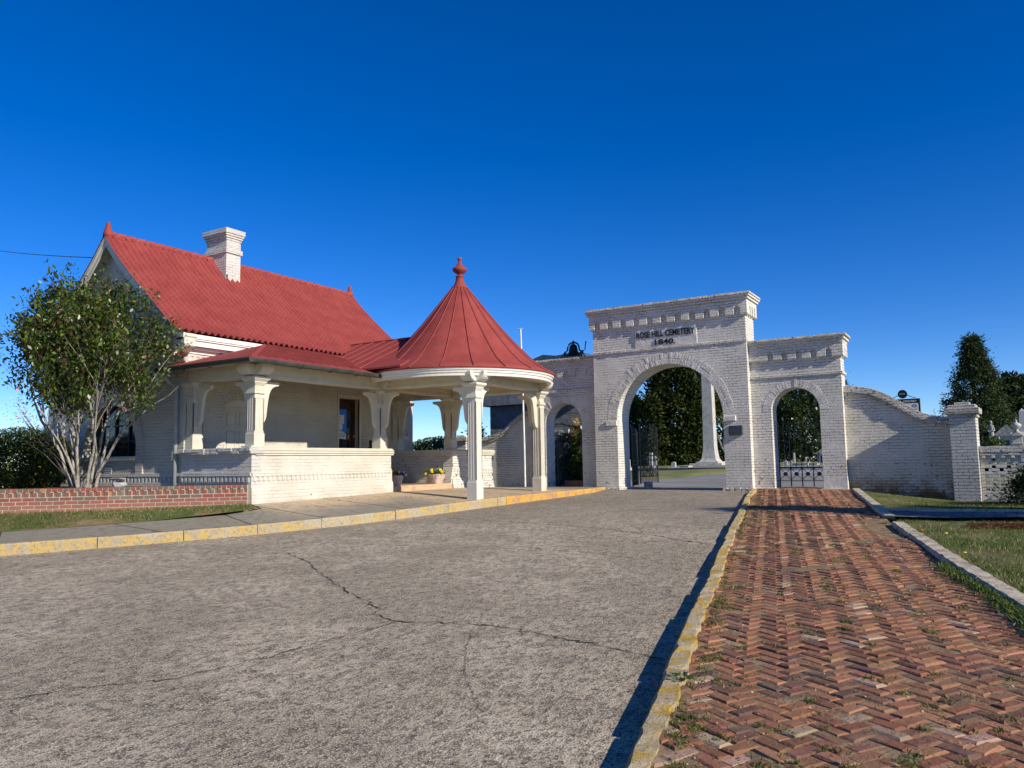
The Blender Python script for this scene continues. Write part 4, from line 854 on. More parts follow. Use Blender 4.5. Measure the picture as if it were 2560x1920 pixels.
# beams and ceilings
b = MB()
def beam(x0, x1, y0, y1):
    b.box(x0, x1, y0, y1, 2.036, 2.27)
    b.box(x0-.025, x1+.025, y0-.025, y1+.025, 1.977, 2.034)
beam(-13.9, -13.66, 11.75, 18.9); beam(-15.99, -13.66, 11.5, 11.74); beam(-13.65, -10.9, 15.68, 15.92); beam(-10.89, -10.65, 15.68, 19.1); beam(-15.99, -10.9, 18.86, 19.1)
b.build('beam', M['cream'], H)
b = MB(); b.prism([(-15.99, 11.02), (-13.2, 11.02), (-13.2, 15.6), (-13.9, 18.0), (-15.99, 19.2)], 2.274, 2.30, 'z'); b.box(-15.99, -13.18, 10.99, 11.3, 2.255, 2.272); b.box(-13.45, -13.2, 11.3, 15.0, 2.255, 2.272); b.build('porch_ceiling', M['cream'], H)
CX, CY = -12.29, 17.37
b = MB(); b.lathe([(0, 2.21), (2.44, 2.195), (2.44, 2.25), (0, 2.25)], (CX, CY, 0), 72)
b.build('pavilion_ceiling', M['cream'], H)
b = MB()
for i in range(24): x = -13.6+i*.12; b.box(x, x+.01, 15.95, 18.85, 2.196, 2.205)
b.build('ceiling_boards', M['cream'], H)
# pavilion rim and cone roof
b = MB(); b.lathe([(2.40, 2.135), (2.49, 2.135), (2.50, 2.20), (2.525, 2.212), (2.535, 2.262), (2.56, 2.272), (2.575, 2.318), (2.575, 2.335), (2.3, 2.335), (2.40, 2.135)], (CX, CY, 0), 96, caps=False); b.build('pavilion_rim', M['gutterwhite'], H, smooth=False)
PR = [(2.60, 2.325), (2.605, 2.36), (2.40, 2.475), (2.2, 2.60), (1.9, 2.86), (1.5, 3.27), (1.07, 3.76), (.66, 4.28), (.20, 4.88)]
b = MB(); b.lathe(PR, (CX, CY, 0), 80); cn = b.build('cone_roof', M['red'], H, smooth=True)
b = MB()
for k in range(20):
    a = 2*PI*(k+.35)/20; b.tube([(CX+(r_+.006)*math.cos(a), CY+(r_+.006)*math.sin(a), z+.008) for r_, z in PR[1:]], [.016]*7+[.010], 4)
b.build('roof_seam', M['red'], cn)
b = MB(); b.lathe([(.0, 4.80), (.235, 4.83), (.235, 4.87), (.17, 4.93), (.12, 5.05), (.10, 5.17), (.115, 5.18), (.115, 5.20), (.05, 5.21), (.045, 5.24), (.12, 5.28), (.19, 5.34), (.205, 5.40), (.18, 5.425), (.09, 5.50), (.045, 5.58), (.03, 5.62), (.055, 5.65), (.065, 5.685), (.055, 5.72), (.0, 5.745)], (CX, CY, 0), 32); b.build('roof_finial', M['red'], H, smooth=True)
# porch roof and the link roof behind the cone
def thick(b, P, t=.045): 
    n_ = len(P); b.add(list(P) + [(x, y, z-t) for x, y, z in P], [tuple(range(n_)), tuple(reversed(range(n_, 2*n_)))] + [(i, i+n_, (i+1) % n_+n_, (i+1) % n_) for i in range(n_)])
b = MB(); thick(b, [(-13.12, 10.92, 2.30), (-13.12, 17, 2.30), (-15.85, 17, 3.17), (-15.85, 13.65, 3.17)]); thick(b, [(-16.25, 10.92, 2.30), (-13.12, 10.92, 2.30), (-15.85, 13.65, 3.17), (-16.25, 13.65, 3.17)])
pr_ = b.build('porch_roof', M['red'], H)
b = MB()
for i in range(17):
    y = 11.45+i*.265; x1 = max(-15.75, -13.12-(y-10.92)+.12); x0 = -13.42
    if x1 < x0: s = .87/2.73; b.tube([(x0, y, 2.30+(-13.12-x0)*s+.010), (x1, y, 2.30+(-13.12-x1)*s+.010)], .017, 4)
b.tube([(-13.15, 10.95, 2.315), (-15.8, 13.6, 3.155)], .022, 5); b.build('roof_seam', M['red'], pr_)
b = MB(); thick(b, [(-17.2, 17.37, 3.62), (-12.3, 17.37, 3.62), (-12.3, 14.8, 2.45), (-17.2, 14.8, 2.45)][::-1]); thick(b, [(-17.2, 17.37, 3.62), (-12.3, 17.37, 3.62), (-12.3, 19.6, 2.6), (-17.2, 19.6, 2.6)]); lr = b.build('link_roof', M['red'], H)
b = MB()
for x in (-16.35, -15.9, -15.45, -15.0, -14.55, -14.1, -13.65): b.tube([(x, 17.37, 3.63), (x, 14.8, 2.46)], .017, 4)
b.tube([(-17.2, 17.37, 3.63), (-12.3, 17.37, 3.63)], .03, 5); b.build('roof_seam', M['red'], lr)
b = MB(); gp = [(.0, 2.285), (.125, 2.285), (.125, 2.25), (.105, 2.205), (.06, 2.185), (.01, 2.20)]
b.prism([(-13.14+x, z) for x, z in gp], 10.86, 14.98); b.prism([(10.92-x, z) for x, z in gp], -16.25, -13.02, 'x'); gt = b.build('gutter', M['bronze'], H)
for y in (12.3, 13.2, 14.1): b = MB(); b.tube([(-13.0, y, 2.25), (-13.04, y, 2.185), (-13.12, y, 2.165), (-13.16, y, 2.2)], .008, 4); b.build('gutter_hook', M['iron'], H)
for x in (-15.3, -14.4): b = MB(); b.tube([(x, 10.78, 2.25), (x, 10.82, 2.185), (x, 10.9, 2.165), (x, 10.95, 2.2)], .008, 4); b.build('gutter_hook', M['iron'], H)
b = MB(); b.tube([(-16.2, 10.87, 2.2), (-16.2, 11.15, 1.98), (-16.18, 11.36, 1.85), (-16.19, 11.36, -.6)], .048, 10); b.build('downpipe', M['pipegrey'], H, smooth=True)
b = MB(); b.lathe([(0, 0), (.09, 0), (.09, .14), (.05, .17), (0, .17)], (-15.45, 18.88, .80), 14); b.lathe([(0, 0), (.05, .0), (.04, .05), (0, .05)], (0, 0, 0), 12, Matrix.Translation((-15.37, 18.82, .88)) @ Matrix.Rotation(R(70), 4, 'Y')); b.build('wall_lamp', M['lampwhite'], H)
b = MB(); b.lathe([(0, 0), (.055, .0), (.055, .012), (0, .012)], (0, 0, 0), 14, Matrix.Translation((-15.355, 18.80, .90)) @ Matrix.Rotation(R(70), 4, 'X') ); b.build('lens', M['black'], H)

# ------------------------------------------------------------ red brick garden wall
t = thing('garden_wall', (-17, 7.95, -.9), 'low red and brown brick garden wall with pale mortar and a toothed upper course, left of the porch', 'wall')
d = (Vector((-17.0, 7.95))-Vector((-13.62, 11.32))).normalized(); MW = Matrix(((d.x, -d.y, 0, -13.62), (d.y, d.x, 0, 11.32), (0, 0, 1, 0), (0, 0, 0, 1)))
b = MB(); Lw = 12.6
zt = -.385; b.col = (1, 1, 1, 1)
b2 = MB(); b2.box(0, Lw, -.20, -.008, -1.15, zt-.173, MW); b2.box(0, Lw, -.198, -.008, zt-.068, zt-.004, MW)
for i in range(int(Lw/.105)):
    b.col = gardenbrick(); x = i*.105; b.box(x+.009, x+.096, -.2, random.gauss(.004, .0015), zt-.060, zt+.003, MW)
for i in range(int(Lw/.0735)):
    b.col = gardenbrick(); x = i*.0735; p = .002 if i % 2 else -.024; b.box(x+.0085, x+.065, -.185, p, zt-.163, zt-.079, MW); b2.box(x+.0005, x+.073, -.19, p-.007, zt-.1725, zt-.0685, MW)
z = zt-.180; r = 0
while z > -1.1:
    i = 0; x = -(.113 if r % 2 else 0)
    while x < Lw:
        b.col = gardenbrick() if r < 1 else ((.235*random.uniform(.8, 1.2), .075, .050, 1)); a, c = max(x+.010, .002), min(x+.217, Lw); 
        if c-a > .02: b.box(a, c, -.18, random.gauss(.003, .0015), z-.0605, z, MW)
        x += .227
    z -= .0775; r += 1
b.build('bricks', M['wallbrick'], t, col=True, bevel=0); b2.build('mortar_core', M['mortar'], t)

# ------------------------------------------------------------ foliage helpers
def leaves(name, pts, size, cols, mat, parent=None, aspect=.55, upbias=.3, seed=1, dirs=None, kind=None):
    """one quad folded along its midrib per point"""
    r = np.random.default_rng(seed); P = np.asarray(pts, dtype=float); n = len(P)
    a = r.normal(size=(n, 3)); a /= np.linalg.norm(a, axis=1)[:, None]
    if dirs is not None: a = a*.6 + np.asarray(dirs); a /= np.linalg.norm(a, axis=1)[:, None]
    nn = r.normal(size=(n, 3)); nn[:, 2] = np.abs(nn[:, 2]) + upbias*2; b = np.cross(nn, a); b /= np.maximum(np.linalg.norm(b, axis=1)[:, None], 1e-6); nn = np.cross(a, b)
    s = size*r.uniform(.6, 1.3, n)[:, None]; w = s*aspect
    V = np.stack([P-a*s*.5, P+b*w*.5+nn*w*.12, P+a*s*.5, P-b*w*.5+nn*w*.12], 1).reshape(-1, 3)
    me = bpy.data.meshes.new(name); me.vertices.add(n*4); me.vertices.foreach_set('co', V.ravel()); me.loops.add(n*4); me.loops.foreach_set('vertex_index', np.arange(n*4, dtype=np.int32))
    me.polygons.add(n); me.polygons.foreach_set('loop_start', np.arange(0, n*4, 4, dtype=np.int32)); me.polygons.foreach_set('loop_total', np.full(n, 4, dtype=np.int32)); me.update(calc_edges=True)
    cols = np.asarray(cols); ci = r.integers(0, len(cols), n); C = cols[ci]*r.uniform(.7, 1.3, n)[:, None]; C = np.repeat(np.concatenate([C, np.ones((n, 1))], 1), 4, axis=0).astype(np.float32)
    at = me.color_attributes.new('Col', 'FLOAT_COLOR', 'POINT'); at.data.foreach_set('color', C.ravel())
    o = link(me, name, mat, parent)
    if kind: o['kind'] = kind
    return o
def clump_tree(name, base, trunk_h, env, nclump, per, cs, size, cols, label, cat='tree', group=None, seed=1, trunk_r=.18, mat='leafdull', limbs=8, aspect=.5, flat=.7):
    """env(r, t) -> list of clump centres; trunk and limbs drawn to some of them"""
    r = random.Random(seed); t = thing(name, base, label, cat, group); B = Vector(base); cen = [B + Vector(env(r)) for _ in range(nclump)]
    b = MB(); top = max(c.z for c in cen); P = [B + Vector((0, 0, -.2))]; nseg = 6
    for i in range(1, nseg+1): P.append(B + Vector((r.gauss(0, trunk_r*.5), r.gauss(0, trunk_r*.5), (top-B.z)*.86*i/nseg)))
    b.tube(P, [trunk_r*(1-.85*i/nseg) for i in range(nseg+1)], 8)
    for c in r.sample(cen, min(limbs, len(cen))):
        k = clamp((c.z-B.z)/(top-B.z)*.8-.1, .08, .8)*nseg*.95; i = int(k); s = P[i].lerp(P[min(i+1, nseg)], k-i); mid = s.lerp(c, .5) + Vector((0, 0, r.uniform(-.1, .2)))
        b.tube([s, mid, c], [trunk_r*.32, trunk_r*.2, trunk_r*.06], 5)
    b.build('trunk', M['barkdark'], t, smooth=True)
    rr = np.random.default_rng(seed); pts = []
    for c in cen:
        k = per*r.uniform(.5, 1.3); q = rr.normal(size=(int(k), 3))*np.array([cs, cs, cs*flat])*r.uniform(.6, 1.25); pts.append(q+np.array(c))
    leaves('crown', np.concatenate(pts), size, cols, M[mat], t, aspect, seed=seed); return t
DG = [(.022, .038, .012), (.035, .055, .016), (.05, .07, .02), (.018, .030, .010), (.065, .085, .025)]
MG = [(.04, .07, .015), (.06, .10, .02), (.03, .05, .014), (.085, .12, .03)]

# ------------------------------------------------------------ camellia in front of the gable
T0 = Vector((-17.05, 9.72, -.45))
t = thing('camellia_tree', tuple(T0), 'bushy many-stemmed camellia with pale trunks and a few pink flowers, behind the brick wall', 'tree')
r = random.Random(11)
wood = MB(); tips = []
camr = Vector((.86, .52, 0)); cama = Vector((-.52, .85, 0))      # across and along the view
def env_ok(p):
    q = p-T0; a = q.dot(camr)+.0; d = q.dot(cama); z = q.z
    hw = lin([(.9, .5), (1.5, 1.8), (2.1, 2.3), (3.0, 2.2), (3.8, 1.75), (4.5, 1.15), (5.1, .5)], z) if z < 5.15 else .01
    if a < 0: hw *= 1.05
    an = math.atan2(d, a); hw *= 1.0+.12*math.sin(3*an+z*1.7)+.10*math.sin(7*an+2*z); z = z+.35*math.sin(4.1*a+1)*clamp((z-3.2)/1.2)
    if z > 5.05: return False
    return z > .95 and (a/hw)**2 + (d/max(.35, hw*.8))**2 < 1
def branch(p, d, L, rad, lev):
    P = [p]; n_ = 5
    for i in range(n_):
        d = (d + Vector((r.gauss(0, .13), r.gauss(0, .13), r.gauss(.05, .09)))).normalized(); P.append(P[-1]+d*L/n_)
    e = .45 if lev < 3 else .3
    wood.tube(P, [rad*(1-(1-e)*i/n_) for i in range(n_+1)], 6 if lev < 2 else 4, caps=False)
    if lev >= 3:
        for q in P[1:]:
            tips.append((q, d))
        return
    k = [5, 5, 5][lev]
    for i in range(k):
        s = P[min(n_, int(n_*(.35+.65*(i+1)/k)+.5))]; a = r.uniform(.25, .75) if lev else r.uniform(.2, .55); az_ = r.uniform(0, 2*PI)
        o_ = d.cross(Vector((0, 0, 1))).normalized(); o2 = d.cross(o_); nd = (d*math.cos(a)+(o_*math.cos(az_)+o2*math.sin(az_))*math.sin(a)+Vector((0, 0, .18))).normalized()
        L2 = L*r.uniform(.5, .8); e_ = s+nd*L2
        if (lev >= 1 and not env_ok(s+nd*L2*.8)): 
            continue
        branch(s, nd, L2, rad*e*r.uniform(.55, .8), lev+1)
for i in range(12):
    az_ = 2*PI*i/12+r.uniform(-.2, .2); lean = r.uniform(.04, .36); dv = (camr*math.cos(az_)*1.25+cama*math.sin(az_)*.85)*math.sin(lean)+Vector((0, 0, math.cos(lean)))
    st = T0+camr*math.cos(az_)*r.uniform(.05, .26)+cama*math.sin(az_)*.12+Vector((0, 0, -.1)); branch(st, dv.normalized(), r.uniform(2.0, 2.75), r.uniform(.030, .050), 0)
wood.build('trunk', M['bark'], t, smooth=True)
rr = np.random.default_rng(5); lp = []; ld = []
for q, d_ in tips:
    if not env_ok(q): continue
    kk_ = r.randint(7, 15)
    for _ in range(kk_): lp.append(tuple(q+Vector((r.gauss(0, .075), r.gauss(0, .075), r.gauss(0, .075))))); ld.append(tuple(d_*.6))
print('leaves', len(lp))
if len(lp) > 30000: ix = rr.choice(len(lp), 30000, replace=False); lp = [lp[i] for i in ix]; ld = [ld[i] for i in ix]
leaves('leaves', lp, .105, [(.05, .085, .010), (.085, .135, .014), (.15, .20, .02), (.03, .05, .012), (.06, .10, .018), (.10, .05, .025)], M['leaf'], t, .5, seed=3, dirs=ld)
pk = mat_plain('pink_petal', (.72, .32, .38), .6, .1)
for q, d_ in r.sample([x for x in tips if env_ok(x[0])], 26):
    fl = MB(); c = q - cama*.06*(1 if r.random() < .7 else -1)
    for i in range(7):
        a = 2*PI*i/7; o1 = camr*math.cos(a)+Vector((0, 0, 1))*math.sin(a); s_ = .042*r.uniform(.8, 1.2)
        fl.add([c, c+o1*s_+camr*.01-cama*.012, c+o1*s_*1.25-cama*.006, c+(camr*math.cos(a+.8)+Vector((0, 0, 1))*math.sin(a+.8))*s_-cama*.014], [(0, 1, 2, 3)])
    fl.build('flower', pk, t)
# suckers without leaves at the left of the camellia
b = MB()
for i in range(9):
    s = T0+camr*r.uniform(-.35, -.1)+cama*r.uniform(-.2, .2)+Vector((0, 0, r.uniform(.2, .5))); e_ = s+camr*r.uniform(-1.0, -.4)+Vector((0, 0, r.uniform(.5, 1.4))); b.tube([s, s.lerp(e_, .5)+Vector((0, 0, .07)), e_], [.011, .008, .003], 4)
b.build('bare_twigs', M['barkdark'], t)

# stones and bits behind the brick wall
def rock(b, c, s, seed):
    q = random.Random(seed); bm = bmesh.new(); bmesh.ops.create_icosphere(bm, subdivisions=2, radius=1)
    for v in bm.verts: v.co = Vector((v.co.x*s[0], v.co.y*s[1], v.co.z*s[2]))*(1+q.uniform(-.16, .16)) + Vector(c)
    b.add([v.co.copy() for v in bm.verts], [tuple(v.index for v in f.verts) for f in bm.faces]); bm.free()
b = MB(); rock(b, (-16.55, 10.25, -.37), (.17, .14, .11), 3); tag(b.build('rock', M['granite']), 'pale rock lying behind the brick wall beside the camellia trunks', 'rock')
b = MB(); rock(b, (-16.58, 10.22, -.23), (.24, .13, .035), 4); tag(b.build('rock', M['oldstone']), 'flat stone slab balanced on top of the pale rock behind the brick wall', 'rock')

# ------------------------------------------------------------ hedge, blossom tree and wire on the far left
def ell(c, rx_, ry_, rz_, n=1, shell=.55):
    def f(r):
        while True:
            x, y, z = r.uniform(-1, 1), r.uniform(-1, 1), r.uniform(-1, 1); d = x*x+y*y+z*z
            if shell*shell < d < 1: return (c[0]+x*rx_, c[1]+y*ry_, c[2]+z*rz_)
    return f
SC = (-20.3, 10.0, .15)
t = thing('yellow_shrub', (SC[0], SC[1], -.5), 'big rounded shrub with yellow-green sunlit top at the left edge, beyond the brick wall', 'shrub')
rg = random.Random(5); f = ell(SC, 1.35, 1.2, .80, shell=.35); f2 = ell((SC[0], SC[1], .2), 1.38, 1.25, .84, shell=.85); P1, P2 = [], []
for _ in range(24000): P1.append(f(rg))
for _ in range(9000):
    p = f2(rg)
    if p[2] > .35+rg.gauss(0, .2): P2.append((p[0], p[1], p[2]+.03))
leaves('leaves', P1, .06, [(.05, .07, .012), (.07, .095, .014), (.03, .04, .008)], M['leaf'], t, seed=8); leaves('sun_painted_yellow_leaves', P2, .055, [(.75, .62, .03), (.55, .5, .04), (.85, .7, .05), (.2, .24, .03)], M['leaf'], t, seed=9)  # yellow foliage, its colour raised on top to stand in for sunlight
b = MB()
for i in range(7): a = i*.9; b.tube([(SC[0], SC[1], -.6), (SC[0]+.4*math.cos(a), SC[1]+.4*math.sin(a), -.1), (SC[0]+.8*math.cos(a), SC[1]+.8*math.sin(a), .4)], [.03, .02, .008], 5)
b.build('stems', M['barkdark'], t)
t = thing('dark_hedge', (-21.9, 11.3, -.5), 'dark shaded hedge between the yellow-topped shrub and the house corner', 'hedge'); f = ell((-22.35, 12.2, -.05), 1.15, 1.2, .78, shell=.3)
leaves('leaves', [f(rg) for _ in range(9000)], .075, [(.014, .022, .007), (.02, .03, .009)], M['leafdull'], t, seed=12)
b = MB(); b.tube([(-22.3, 12.2, -.6), (-22.3, 12.2, .3)], .04, 6); b.build('stem', M['barkdark'], t)
t = thing('small_sapling', (-20.9, 10.15, -.45), 'tiny bare sapling with an orange-red leaf in front of the dark hedge', 'plant'); b = MB()
for dx, dz in ((-.18, .62), (-.07, .8), (.1, .66), (.2, .5), (-.26, .42)): b.tube([(-20.3, 9.55, -.5), (-20.3+dx*.4, 9.55, -.5+dz*.5), (-20.3+dx, 9.55+dx*.5, -.5+dz)], [.009, .007, .003], 4)
b.build('stem', M['barkdark'], t); leaves('leaf', [(-20.24, 9.58, -.08), (-20.17, 9.6, -.12), (-20.2, 9.6, -.1)], .1, [(.5, .09, .03)], M['leaf'], t)
t = thing('blossom_tree', (-31.5, 16.5, -.45), 'pale pink-white blossoming tree in the distance at the far left', 'tree'); rg = random.Random(9); b = MB(); P = []
for i in range(60):
    a = rg.uniform(0, 2*PI); rr_ = rg.uniform(.5, 3.2); e_ = Vector((-31.5+rr_*math.cos(a), 16.8+rr_*.8*math.sin(a), rg.uniform(.6, 2.7)-.12*rr_*rr_*.4)); b.tube([(-31.5, 16.8, -.4), Vector((-31.5, 16.8, .3)).lerp(e_, .5), e_], [.06, .03, .008], 4)
    for _ in range(70): q = e_+Vector((rg.gauss(0, .28), rg.gauss(0, .28), rg.gauss(0, .25))); P.append(tuple(q))
b.build('branches', M['barkdark'], t); leaves('blossom', P, .07, [(.62, .55, .58), (.7, .66, .68), (.5, .42, .45)], M['leafdull'], t, .9, seed=4)
b = MB(); W0, W1 = Vector((-34.5, 15.7, 9.07)), Vector((-19.45, 11.15, 5.45)); b.tube([W0.lerp(W1, s)-Vector((0, 0, .04*4*s*(1-s))) for s in [i/12 for i in range(13)]], .011, 4); tag(b.build('overhead_wire', M['black']), 'thin dark wire running from the left edge to the gable of the house', 'wire')

# ------------------------------------------------------------ planters, bin, urn and small things at the porch
def planter(c, label, sx_, sy_, h, flowers, seed):
    t = thing('flower_pot', c, label, 'planter', 'planters on the porch step'); x, y, z = c; b = MB(); n_ = 20; prof = [(.30, 0), (.32, .02), (.37, .15), (.41, .25), (.43, .30), (.43, .33), (.385, .33), (.37, .29), (.0, .28)]
    vs = []; q = random.Random(seed)
    for r_, zz in prof:
        for k in range(n_): a = 2*PI*k/n_; e_ = (abs(math.cos(a))**2.6+abs(math.sin(a))**2.6)**(-1/2.6); vs.append((x+r_*e_*sx_*math.cos(a)+q.gauss(0, .004), y+r_*e_*sy_*math.sin(a)+q.gauss(0, .004), z+zz*h/.33))
    fs = [(j*n_+k, j*n_+(k+1) % n_, (j+1)*n_+(k+1) % n_, (j+1)*n_+k) for j in range(len(prof)-1) for k in range(n_)]+[tuple(reversed(range(n_)))]
    b.add(vs, fs); b.build('pot', M['potconc'], t, smooth=False)
    leaves('leaves', [(x+q.gauss(0, .15)*sx_*1.6, y+q.gauss(0, .15)*sy_*1.6, z+h+q.uniform(-.02, .10)) for _ in range(260)], .06, [(.03, .08, .012), (.05, .12, .02)], M['leaf'], t, .6, seed=seed)
    for i, (dx, dy, dz, col) in enumerate(flowers):
        b = MB(); C0 = Vector((x+dx, y+dy, z+h+dz)); fw = Vector((.35, -.85, .35)).normalized(); o1 = fw.cross(Vector((0, 0, 1))).normalized(); o2 = o1.cross(fw)
        for k in range(5): a = 2*PI*k/5; p = C0+(o1*math.cos(a)+o2*math.sin(a))*.022; b.add([p+(o1*math.cos(v)+o2*math.sin(v))*.024+fw*.004*math.cos(3*v+k) for v in [2*PI*m_/8 for m_ in range(8)]], [tuple(range(8))])
        b.build('flower', M[col], t)
for nm, c in (('fyellow', (.85, .62, .01)), ('forange', (.75, .16, .02)), ('fpurple', (.10, .04, .28)), ('fpale', (.9, .75, .25))): M[nm] = mat_plain(nm, c, .6, .1)
planter((-13.78, 16.40, -.57), 'pinkish stone planter of yellow, orange and purple pansies at the end of the porch wall', .44, .46, .28, [(-.12, -.15, .05, 'fyellow'), (-.02, -.12, .08, 'fpale'), (.08, -.15, .04, 'forange'), (.12, 0, .08, 'fpale'), (.15, .1, .03, 'fpurple'), (.13, .16, .07, 'fpurple'), (.04, .04, .1, 'forange'), (.18, .08, .0, 'fpurple')], 1)
planter((-13.80, 18.2, -.57), 'wide ribbed stone planter with yellow pansies, on the step before the back low wall', .66, .58, .28, [(-.18, -.22, .0, 'fyellow'), (.02, -.2, .12, 'fyellow'), (.05, -.22, .07, 'fyellow'), (.26, -.1, .12, 'fyellow'), (.3, -.08, .07, 'fyellow')], 2)
BX = -.70
t = thing('wheeled_bin', (-14.05, 20.9, -.8), 'dark green wheeled bin standing against the left curved wall, mostly hidden by the front column', 'bin'); b = MB()
b.add([(-14.30, 20.68, -.78), (-13.84, 20.68, -.78), (-13.84, 21.1, -.78), (-14.30, 21.1, -.78), (-14.38, 20.6, .12), (-13.74, 20.6, .12), (-13.74, 21.18, .12), (-14.38, 21.18, .12)], [(0, 3, 2, 1), (4, 5, 6, 7), (0, 1, 5, 4), (1, 2, 6, 5), (2, 3, 7, 6), (3, 0, 4, 7)]); b.box(-14.40, -13.72, 20.56, 20.6, .02, .12); b.build('body', M['green'], t, bevel=.02)
b = MB(); b.add([(-14.42, 20.56, .122), (-13.70, 20.56, .122), (-13.70, 21.22, .122), (-14.42, 21.22, .122), (-14.36, 20.62, .22), (-13.76, 20.62, .22), (-13.76, 21.2, .25), (-14.36, 21.2, .25)], [(0, 3, 2, 1), (4, 5, 6, 7), (0, 1, 5, 4), (1, 2, 6, 5), (2, 3, 7, 6), (3, 0, 4, 7)]); b.build('lid', M['green'], t, bevel=.02)
for x in (-14.36, -13.80): b = MB(); b.tube([(x-.03, 21.12, -.70), (x+.03, 21.12, -.70)], .1, 14); b.build('wheel', M['black'], t)
t = thing('black_canister', (-15.72, 17.55, -.57), 'black bottle-shaped canister standing in the porch beside the blue-postered door', 'canister'); b = MB(); b.lathe([(0, 0), (.11, .01), (.115, .85), (.12, 1.0), (.07, 1.08), (.035, 1.12), (.035, 1.24), (.05, 1.25), (.05, 1.29), (0, 1.3)], (-15.72, 17.55, -.57), 16); b.build('body', M['black'], t, smooth=True)

# sago palm in a brick planter behind the left arch
t = thing('sago_palm', (-12.2, 24.35, -.85), 'shaggy sago palm with drooping green and browned fronds, behind the left small arch', 'palm'); rg = random.Random(21)
b = MB(); b.tube([(-12.2, 24.35, -.8), (-12.2, 24.35, .1), (-12.2, 24.35, .45)], [.2, .22, .15], 10); b.build('trunk', M['barkdark'], t)
def fronds(n_, z0, zr, L, cols, seed, name, up0):
    rg = random.Random(seed); P = []; Dd = []; st = MB()
    for i in range(n_):
        a = rg.uniform(0, 2*PI); el = rg.uniform(*up0); p = Vector((-12.2, 24.35, z0+rg.uniform(-zr, zr))); d_ = Vector((math.cos(a)*math.cos(el), math.sin(a)*math.cos(el), math.sin(el))); pts = [p.copy()]; l = L*rg.uniform(.8, 1.15)
        for k in range(12):
            p = p+d_*l/12; d_ = (d_+Vector((0, 0, -.13))).normalized(); pts.append(p.copy()); sd = d_.cross(Vector((0, 0, 1))).normalized()
            if k > 1:
                for s_ in (-1, 1):
                    for m_ in range(3): v = (sd*s_+d_*.7+Vector((0, 0, .25))).normalized(); P.append(tuple(p-d_*l/12*m_/3+v*.075)); Dd.append(tuple(v*6))
        st.tube(pts, [.012]*6+[.008]*7, 4)
    leaves(name, P, .19, cols, M['leaf'], t, .2, seed=seed, dirs=Dd); st.build('frond_stalks', M['barkdark'], t)
fronds(70, .35, .25, 1.15, [(.06, .12, .02), (.10, .17, .03), (.04, .08, .015)], 3, 'green_fronds', (-.6, 1.1)); fronds(16, .7, .2, .95, [(.45, .24, .07), (.36, .2, .06), (.6, .45, .2), (.16, .16, .04)], 6, 'brown_fronds', (.4, 1.3)); fronds(30, -.1, .3, .9, [(.02, .04, .01), (.03, .05, .01)], 9, 'lower_fronds', (-1.0, .1))
t = thing('brick_planter', (-11.75, 23.3, -.9), 'small terracotta brick planter edge beneath the sago palm, seen through the left small arch', 'planter'); b = MB()
for i in range(13): b.box(-12.2+i*.082, -12.2+i*.082+.074, 23.2, 23.3, -.9, -.62); 
for i in range(10): b.box(-11.22, -11.13, 23.31+i*.08, 23.31+i*.08+.073, -.9, -.62)
b.build('bricks', M['terra'], t, bevel=.005)

# ------------------------------------------------------------ the cemetery beyond the gate
t = thing('mausoleum', (-14.4, 27, -.85), 'dark blue-grey stone mausoleum with flat teal roof, behind the left arch and curved wall', 'mausoleum')
b = MB(); XA, XB = -16.45, -12.45
for i in range(7): b.box(XA, XB, 25.2, 29, -.9+i*.44, -.9+i*.44+.425)
b.box(XA+.02, XB-.02, 25.215, 28.9, -.9, 3.5); b.build('wall', M['bluestone'], t, bevel=.01)
b = MB(); b.box(XA-.25, XB+.1, 24.95, 29.2, 2.18, 2.62); b.box(XA-.12, XB+.05, 25.08, 29.1, 2.63, 3.55); b.box(XA-.3, XB+.15, 24.9, 29.3, 3.56, 3.7); b.build('entablature', M['bluestone'], t, bevel=.01)
b = MB(); b.prism([(XA-.3, 3.702), (XA+.6, 3.74), (XA+1.9, 3.80), (-13.95, 3.98), (-13.4, 3.90), (XB-.1, 3.98), (XB+.15, 3.93), (XB+.15, 3.702)], 25.0, 29.2); b.build('roof', M['roofteal'], t)
b = MB()
for i in range(3): rock(b, (-13.9+i*.5, 25.12, -.1+.9*(i % 2)), (.34, .12, .42), 30+i)
b.build('rough_stone', M['oldstone'], t)
b = MB(); b.prism([(-12.62, -.85), (-12.28, -.85), (-12.3, 1.2), (-12.36, 1.28), (-12.55, 1.28), (-12.6, 1.2)], 24.7, 24.95); tag(b.build('stone_slab', M['marble'], bevel=.015), 'tall white upright slab behind the palm in the left small arch', 'slab')
b = MB(); b.tube([(-12.62, 24.4, -.85), (-12.62, 24.4, 1.15)], .03, 8); tag(b.build('white_post', M['polewhite']), 'thin white post next to the white slab in the left small arch', 'post')
# flared shaft monument framed by the big arch
t = thing('monument', (-13.85, 44.6, -.44), 'tall pale stone shaft with flared foot on steps, framed inside the big arch', 'monument')
b = MB(); pf = [(.24, 6.9), (.27, 5.0), (.30, 2.2), (.315, .95), (.33, .6), (.365, .32), (.40, .1), (.46, -.02), (.54, -.11)]
vs = []; fs = []
for h, z in pf: vs += [(-13.85-h, 44.6-h, z), (-13.85+h, 44.6-h, z), (-13.85+h, 44.6+h, z), (-13.85-h, 44.6+h, z)]
for i in range(len(pf)-1): fs += [(i*4+k, i*4+(k+1) % 4, i*4+4+(k+1) % 4, i*4+4+k) for k in range(4)]
fs += [(0, 3, 2, 1)]; vs.append((-13.85, 44.6, 7.35)); fs += [(k, (k+1) % 4, len(vs)-1) for k in range(4)]; fs.append(tuple(range(len(pf)*4-4, len(pf)*4))); b.add(vs, fs); b.box(-14.165, -13.535, 44.285, 44.915, .96, .975); b.build('shaft', M['marble'], t)
